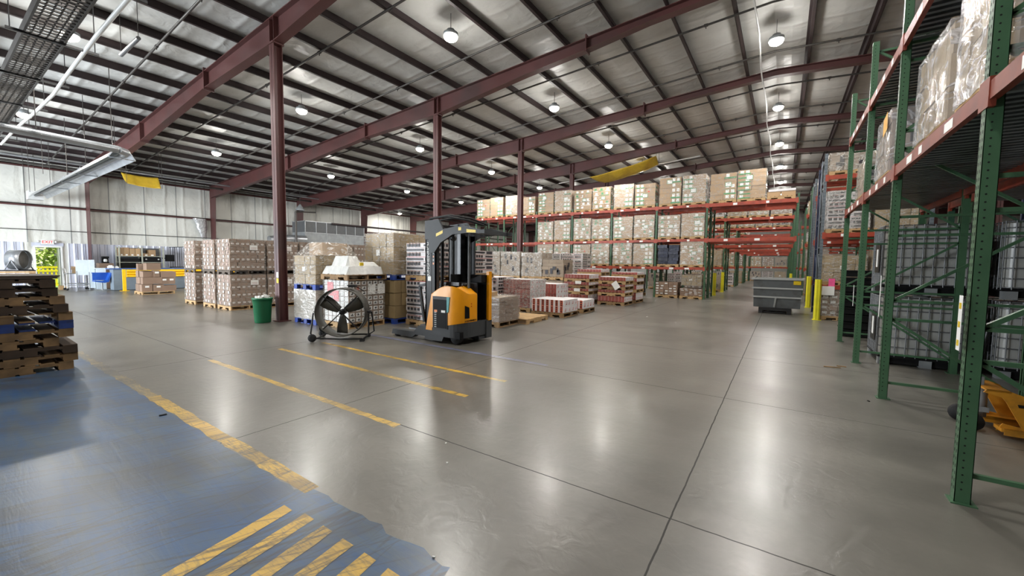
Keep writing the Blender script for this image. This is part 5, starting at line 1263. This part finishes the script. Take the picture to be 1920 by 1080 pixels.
# ------------------------------------------------------------------ pallet stack, left edge (topmost last)
rs = random.Random(8); z = 0
kinds = ['wood','wood','wood_old','wood','wood','wood_blue','wood','wood_old','wood','wood_old','wood_old']
STM = {'wood': mat('stack_shaded_wood', (126,100,68), .8, var=.3, scale=5, dirt=(80,62,44), dirts=4), 'wood_old': mat('stack_shaded_old_wood', (66,52,40), .85, var=.3, scale=5, dirt=(52,42,34), dirts=4), 'wood_blue': mat('stack_shaded_blue_paint', (34,58,120), .6, var=.2, dirt=(40,50,80), dirts=8)}  # pallet colours darkened to paint the backlit shade of this stack
offs = [(0,0), (0,.03), (0,.05), (.0,-.14), (0,.02), (0,.02), (0,-.0), (0,-.02), (0,-.06), (0,-.12), (.02,-.14)]
for i, k in enumerate(kinds):
    m = MB(); H = .115 if i not in (9,) else .115
    # long side (stringer face) parallel to Y: build with L along X then rotate 90
    o = put('wooden_pallet', pallet_mb(1.22, 1.02, H, blocks=(k == 'wood_blue' or i == 6), seed=40+i)  .mesh('wooden_pallet', STM[k]), None, (-8.98+offs[i][0], .62+offs[i][1], z), R(90)+R(rs.uniform(-1.6, 1.6)))
    tag(o, '%s pallet of the stack at the left edge, counted from the floor%s' % ({'wood': 'pale wooden', 'wood_old': 'shade-darkened weathered', 'wood_blue': 'blue painted'}[k], ', ' + orow(i)), 'pallet', 'pallet stack at the left edge'); z += H+.003
m = MB()
for k in range(3): m.cbox((0, .03*k, z+.012+.016*k), (1.0, 1.2-.06*k, .013), 0, 1-.1*k, R(1.5*k))
o = m.build('cover_sheet', M['dark_sheet'], None, (-8.98, .52, 0)); tag(o, 'dark flat slip sheets lying on top of the pallet stack', 'slip sheet')

# ------------------------------------------------------------------ left back area
# mixed box pile on a pallet
t = put('wooden_pallet', pal_mesh('wood', 1.15, 1.15, 1), None, (-23.95, 6.12, 0)); tag(t, 'wooden pallet under the loose brown box pile by the yellow guard rail', 'pallet')
bx = [(-.3,-.28,0,.5,.5,.32,'a'), (.3,-.38,0,.34,.36,.32,'a'), (.3,.02,0,.36,.38,.3,'b'), (.3,.4,0,.4,.5,.26,'c'),
      (-.3,-.26,.33,.48,.48,.3,'d'), (.28,-.18,.33,.38,.66,.3,'e'), (.28,.24,.31,.36,.28,.3,'f'), (.28,.5,.31,.34,.26,.3,'g'),
      (-.3,-.32,.64,.44,.4,.28,'h'), (.2,-.3,.64,.4,.4,.28,'i'), (.28,-.02,.64,.36,.2,.3,'j'), (.24,.38,.62,.44,.56,.28,'k'),
      (-.2,-.38,.94,.34,.3,.3,'l'), (.22,-.12,.95,.42,.5,.32,'m')]
bl = ['bottom corner', 'bottom, with a white label, left', 'bottom, with a white label, right', 'bottom right, long', 'second tier left end', 'second tier, wide plain front', 'second tier, labelled, left of two', 'second tier, labelled, rightmost',
      'third tier left end', 'third tier, crushed front', 'third tier, slim with white label', 'third tier, slumped open at right', 'topmost left, small', 'topmost, squarish']
for i, (cx, cy, z0, sx, sy, sz, _) in enumerate(bx):
    tt = thing('cardboard_box', 'brown box in the loose pile, ' + bl[i], 'box', (-23.95+cx, 6.12+cy, .132+z0), R([0,1,-1,1,2,-1,0,1,-2,4,0,3,-4,2][i]), 'loose brown box pile')
    m = MB(); dz = .03 if i in (9, 11) else 0
    m.prism([(-sx/2, 0), (sx/2, 0), (sx/2, sz-dz-.004), (-sx/2, sz-.004)], -sy/2, sy/2, 'Y', 0, .9+.2*((i*37) % 10)/10); m.box(-sx/2, sx/2, -.02, .02, sz-.006, sz-.003, 1) if not dz else None
    m.build('carton_body', [M['carton_d'], M['carton']], tt)
    if i in (1, 2, 6, 7, 10):
        m = MB(); m.quad((sx/2+.003, -.07, sz*.55), (sx/2+.003, .07, sz*.55), (sx/2+.003, .07, sz*.8), (sx/2+.003, -.07, sz*.8)); m.build('shipping_label', M['label'], tt)
# guard rail
t = thing('guard_rail', 'yellow triple-ribbed guard rail in front of the blue-topped counter', 'guard rail', (-26.85, 0, 0))
for y in (5.72, 8.3, 10.9):
    m = MB(); m.box(-.05, .05, y-.06, y+.06, .01, 1.06); m.box(-.14, .14, y-.16, y+.16, 0, .015); m.build('post', M['guard_yellow'], t)
m = MB()
for a, b in ((5.8, 8.3), (8.3, 10.9)):
    for z in (.73, .86, .99): m.prism([(.05, z-.066), (.14, z-.035), (.14, z+.035), (.05, z+.066)], a, b, 'Y')
m.build('rail', M['guard_yellow'], t)
# counter
t = thing('packing_counter', 'long grey counter with a blue top edge behind the yellow guard rail', 'counter', (-27.7, 0, 0))
m = MB(); m.box(-.35, .3, 5.45, 11, .02, 1.05); m.build('cabinet', M['counter_grey'], t)
m = MB(); m.box(-.4, .36, 5.3, 11, 1.05, 1.1); m.build('worktop', M['counter_blue'], t)
m = MB(); m.box(-.33, .28, 5.5, 11, 0, .02); m.build('plinth', M['black'], t)
t = thing('work_bench', 'pale low bench partition between the blue chair and the counter', 'bench', (-28.6, 5.1, 0)); m = MB(); m.box(-.5, .1, -.05, .3, .02, 1.06); m.box(-.52, .12, -.1, .32, 1.06, 1.1); m.build('cabinet', M['board'], t)
for i, (y, s_) in enumerate(((5.4, .2), (5.62, .14))):
    m = MB(); m.cbox((-27.6, y, 1.105+s_*.25), (s_, s_, s_*.5)); m.cbox((-27.6, y, 1.11+s_*.55), (s_*.5, s_*.6, s_*.3)); tag(m.build('desk_item', M['white']), ['white tape dispenser on the counter end', 'small white tape gun on the counter end'][i], 'tape dispenser')
# shelving with boxes
t = thing('storage_shelf', 'putty-coloured two-bay steel shelving against the left wall', 'shelf', (-30.6, 0, 0))
for y in (6.3, 7.25, 8.2):
    for x in (-.3, .3): 
        m = MB(); m.box(x-.025, x+.025, y-.03, y+.03, 0, 2.26); m.build('post', M['shelf'], t)
for z in (.5, .95, 1.4, 1.74): m = MB(); m.box(-.3, .3, 6.3, 8.2, z-.03, z); m.build('shelf_board', M['shelf'], t)
m = MB(); m.box(-.3, -.29, 6.3, 8.2, .5, 2.2); m.build('back_panel', M['grey'], t)
for i, (y, w_, h_) in enumerate(((6.42, .16, .42), (6.62, .22, .46), (6.86, .22, .42), (7.1, .22, .42), (7.45, .26, .16), (7.72, .3, .36))):
    m = MB(); m.box(-.25, .22, -w_/2, w_/2, 0, h_, 0, .8+.1*(i % 4)); m.box(.22, .223, -w_*.2, w_*.2, .02, .09, 1)
    o = m.build('cardboard_box', [M['carton'], M['label']], None, (-30.6, y, 1.742)); tag(o, '%s brown box from the left on the top shelf of the steel shelving' % orow(i), 'box', 'boxes on the steel shelving')
for i, (y, z, w_, h_) in enumerate(((6.8, 1.402, .7, .2), (7.7, 1.402, .8, .26), (6.8, .952, .8, .35), (7.75, .952, .7, .38))):
    m = MB(); m.box(-.25, .22, -w_/2, w_/2, 0, h_)
    o = m.build('storage_bin', M['black'], None, (-30.6, y, z)); tag(o, 'dark bin on the %s shelf of the steel shelving, %s bay' % (['third', 'third', 'second', 'second'][i], ['left', 'right', 'left', 'right'][i]), 'bin', 'dark bins on the steel shelving')
    if i == 1:
        for yy in (-.25, .3): m = MB(); m.lathe([(0,0),(.045,0),(0,.01)], (.225, yy, .16), 'X', 10); m.build('round_label', M['label'], o)
m = MB(); m.box(-30.6, -30.4, 8.35, 8.75, 1.45, 1.85); m.box(-30.55, -30.5, 8.2, 8.4, 1.6, 1.66); tag(m.build('dark_monitor', M['black']), 'dark monitor right of the steel shelving', 'monitor')
t = thing('lab_stand', 'dark coffee maker on a low cabinet left of the steel shelving', 'coffee maker', (-30.2, 5.72, 1.33)); m = MB(); m.box(-.12, .12, -.13, .13, 0, .06); m.box(-.12, -.04, -.13, .13, .06, .34); m.box(-.12, .12, -.13, .13, .26, .36); m.build('housing', M['black'], t)
m = MB(); m.lathe([(0,0),(.07,0),(.08,.1),(.05,.16),(0,.16)], (.03, 0, .065), 'Z', 14); m.build('jug', M['white'], t)
t = thing('low_cabinet', 'brown low cabinet under the coffee maker', 'cabinet', (-30.3, 5.72, 0)); m = MB(); m.box(-.3, .3, -.28, .28, 0, 1.33); m.build('body', M['carton_d'], t); m = MB(); m.box(.3, .32, -.04, .04, 1.05, 1.08); m.build('handle', M['blackm'], t)
m = MB()
for i in range(7): m.tube([(-30.9, 8.7+.11*i, 1.1), (-30.9, 8.7+.11*i, 2.3)], .015, 6)
m.tube([(-30.9, 8.65, 2.3), (-30.9, 9.5, 2.36)], .02, 6); m.tube([(-30.9, 8.65, 1.1), (-30.9, 9.5, 1.1)], .03, 6); m.tube([(-30.9,8.7,0),(-30.9,8.7,1.1)],.02,6); m.tube([(-30.9,9.4,0),(-30.9,9.4,1.1)],.02,6)
tag(m.build('bar_rack', M['blackm']), 'dark upright bar rack at the wall beside the carton towers', 'rack')
# whiteboard, cart with boxes, blue chair
t = thing('display_stand', 'pale rolling board cabinet beside the cart of cartons', 'board', (-28.6, 4.84, 0), 0)
m = MB(); m.box(-.05, .0, -.47, .0, .75, 1.5); m.box(-.06, .02, .0, .18, .1, 1.51); m.build('panel', M['board'], t)
m = MB(); m.tube([(0,-.45,0),(0,-.45,.95)], .018, 6); m.tube([(0,.16,0),(0,.16,.2)], .018, 6); m.tube([(0,-.02,0),(0,-.02,.9)], .018, 6); m.tube([(.25,.16,.03),(-.25,.16,.03)], .02, 6); m.tube([(0,-.45,.3),(0,.16,.3)], .015, 6); m.tube([(0,-.45,.03),(0,.16,.03)], .015, 6); m.build('legs', M['galv_dull'], t)
t = thing('utility_cart', 'white wheeled cart loaded with flat cartons near the yard door', 'cart', (-29.2, 4.4, 0))
m = MB()
for x in (-.3, .3):
    for y in (-.3, .45): m.tube([(x, y, .1), (x, y, .8)], .022, 8)
m.tube([(-.3,-.3,.8),(-.3,-.34,1.05),(.3,-.34,1.05),(.3,-.3,.8)], .02, 6); m.box(-.3,.3,-.3,.45,.2,.22); m.build('cart_frame', M['white'], t)
m = MB(); m.box(-.32, .32, -.32, .47, .8, .83); m.box(-.32, .32, -.32, .47, .3, .33); m.build('cart_deck', M['galv_dull'], t)
for x in (-.3, .3):
    for y in (-.3, .45): m = MB(); m.lathe([(0,-.02),(.055,-.02),(.055,.02),(0,.02)], (x, y, .055), 'X', 14); m.build('caster', M['rubber'], t)
for i, (dy, dz, w_) in enumerate(((.1, 0, .5), (.12, .085, .52), (.05, .17, .42), (.04, .255, .38))):
    m = MB(); m.box(-.25, .25, -w_/2, w_/2, 0, .08, 0, .9+.07*i); o = m.build('flat_carton', M['carton'], None, (-29.2, 4.5+dy, .832+dz), R(2*i-3)); tag(o, 'flat brown carton on the white cart, %s from the bottom' % orow(i), 'carton', 'flat cartons on the cart')
t = thing('lounge_chair', 'blue moulded chair on a single post left of the counter', 'chair', (-28.0, 5.1, 0), R(0))
m = MB(); pr = [(-.25,.5),(.1,.45),(.2,.5),(.34,.88),(.39,.87),(.25,.42),(.1,.38),(-.25,.44)]; m.prism(pr, -.26, .26, 'X'); o = m.build('seat_shell', M['bluep'], t)
m = MB(); m.box(-.26, -.22, -.24, .36, .5, .86); m.box(-.27, -.21, -.26, .38, .84, .88); m.build('side_wing', M['bluep'], t)
m = MB(); m.tube([(0,.05,.03),(0,.05,.42)], .03, 8); m.bar((-.3,.05,.02),(.3,.05,.02), .05,.03); m.bar((0,-.25,.02),(0,.35,.02), .05,.03); m.build('pedestal', M['galv_dull'], t)
# drum fan on the timber bench by the door
t = thing('work_table', 'timber-edged table under the galvanised drum fan by the yard door', 'table', (-28.6, 1.9, 0))
m = MB(); m.box(-.5, .5, -1.6, 1.15, .98, 1.02); m.build('table_top', M['blackm'], t)
m = MB(); m.box(.46, .5, -1.6, 1.15, .9, .97); m.box(.46, .5, -1.6, 1.15, .8, .87); m.build('apron_board', M['wood'], t)
for y in (-1.4, .0, 1.1): m = MB(); m.box(.4, .46, y-.05, y+.05, 0, .98); m.box(-.46, -.4, y-.05, y+.05, 0, .98); m.build('leg', M['carton_d'], t)
t = thing('drum_fan', 'galvanised drum fan on a stand above the timber-edged table', 'fan', (-28.6, 2.62, 1.02), R(55))
m = MB(); m.lathe([(.42,-.24),(.43,-.24),(.43,.24),(.42,.24),(.415,.2),(.415,-.2),(.42,-.24)], (0,0,.46), 'X', 32); m.build('drum', M['galv'], t)
m = MB(); m.lathe([(0,.02),(.4,.02),(.4,0),(0,0)], (.1,0,.46), 'X', 24); m.build('blades', M['blade'], t)
m = MB()
for y in (-.45, .45): m.bar((-.22,y,0),(0,y,.46), .03,.03); m.bar((.22,y,0),(0,y,.46), .03,.03); m.bar((-.24,y,.01),(.24,y,.01), .03,.03)
m.bar((-.22,-.45,.01),(-.22,.45,.01), .03,.03); m.bar((.22,-.45,.01),(.22,.45,.01), .03,.03); m.build('stand', M['blackm'], t)
m = MB(); m.box(-28.3, -28.27, .75, 1.5, 1.45, 1.72); o = m.build('orange_sign', M['orangep']); tag(o, 'small orange sign on a post at the far left edge', 'sign'); m = MB(); m.box(-28.32, -28.28, 1.3, 1.34, 1.02, 1.9); m.build('sign_post', M['blackm'], o)
t = thing('timber_offcut', 'small timber block on the floor by the yard door', 'timber', (-29.9, 4.05, 0)); m = MB(); m.box(-.12, .12, -.1, .15, 0, .2); m.build('block', M['wood'], t)
# air handler high at back left
t = thing('air_handler', 'galvanised rooftop air unit with louvre panels standing on a platform by the left wall', 'air handler', (-28.4, 17.9, 0))
m = MB(); m.box(-1.4, .3, -2.4, 2.4, 2.5, 3.6); m.build('lower_casing', M['galv_dull'], t)
m = MB(); m.box(-1.4, .3, -2.4, 2.4, 3.62, 4.4, 0); m.build('upper_casing', M['grey'], t)
m = MB()
for i in range(7): y = -2.4+.8*i; m.box(.3, .34, y-.02, y+.02, 3.6, 4.4)
for z in (2.5, 3.6, 4.4): m.box(-1.42, .34, -2.42, 2.42, z-.02, z+.02)
m.box(.3, .33, -.8, -.76, 2.5, 3.6); m.box(.3, .33, .6, .64, 2.5, 3.6)
m.build('frame_bars', M['galv'], t)
m = MB()
for y in (-2.3, 0, 2.3): m.box(-.2, 0, y-.1, y+.1, 0, 2.5); m.box(-1.3, -1.1, y-.1, y+.1, 0, 2.5)
m.build('platform_leg', M['steel_dark'], t)
m = MB(); m.tube([(-27.9, 13.0, 2.9), (-27.9, 14.2, 3.05), (-27.9, 15.4, 3.05)], .28, 14); tag(m.build('flex_duct', M['galv']), 'silver flexible duct entering the air handler', 'duct')
m = MB(); m.tube([(-27.6, 14.6, 0), (-27.6, 14.6, 4.9)], .07, 10); m.tube([(-27.6, 14.6, 4.9), (-27.6, 16, 5.0)], .05, 8); tag(m.build('riser_pipe', M['pipe']), 'vertical riser pipe with elbow standing left of the near column', 'pipe')
m = MB(); rs = random.Random(6); V = []
for k in range(7):
    for i in range(10): a = 2*PI*i/10; r_ = (.34-.03*k)*(1+rs.uniform(-.25,.25)); V.append((-31.5+.5*r_*math.cos(a), 10.45+r_*math.sin(a)+.03*k, 4.22-.2*k))
m.add(V, [(k*10+i, k*10+(i+1) % 10, (k+1)*10+(i+1) % 10, (k+1)*10+i) for k in range(6) for i in range(10)], 0, 1, True); tag(m.build('hanging_film', M['bag']), 'crumpled clear film hanging from the left wall girt', 'plastic film')
t = thing('dome_lamp', 'old bell-shaped lamp hanging near the left wall, unlit', 'lamp', (-27.4, 14.8, 5.0)); m = MB(); m.lathe([(.05,.4),(.12,.3),(.28,.05),(.3,0),(.27,0),(.1,.28)], n=20); m.build('shade', M['galv_dull'], t); m = MB(); m.tube([(0,0,.4),(0,0,1.4)], .01, 5); m.build('cord', M['pipe'], t)
# small bits on the floor
rs = random.Random(12)
for i, (x, y, s_) in enumerate(((-5.2, 1.35, .06), (-2.4, 2.55, .02), (.92, 6.3, .03), (-1.5, 1.5, .015), (-2.15, 2.3, .015), (-3.4, 12.5, .05))):
    m = MB(); m.cbox((x, y, .005), (s_, s_*.5, .008), 0, 1, rs.uniform(0, 3))
    tag(m.build('floor_scrap', M['black'] if i in (0, 2) else M['label']), ['black scrap on the blue floor', 'white fleck beside the yellow line', 'dark scrap by the near rack', 'white fleck near the blue paint corner', 'white fleck on the grey floor', 'white paper scrap before the front rack'][i], 'scrap')
for i, (x, y, a) in enumerate(((.72, 8.1, .2), (.85, 8.25, -.1))):
    m = MB(); m.cbox((x, y, .008), (.22-.1*i, .02, .012), 0, 1, a); tag(m.build('wood_splinter', M['wood_old']), ['long wood splinter on the floor before the near rack', 'short wood splinter on the floor before the near rack'][i], 'wood splinter')
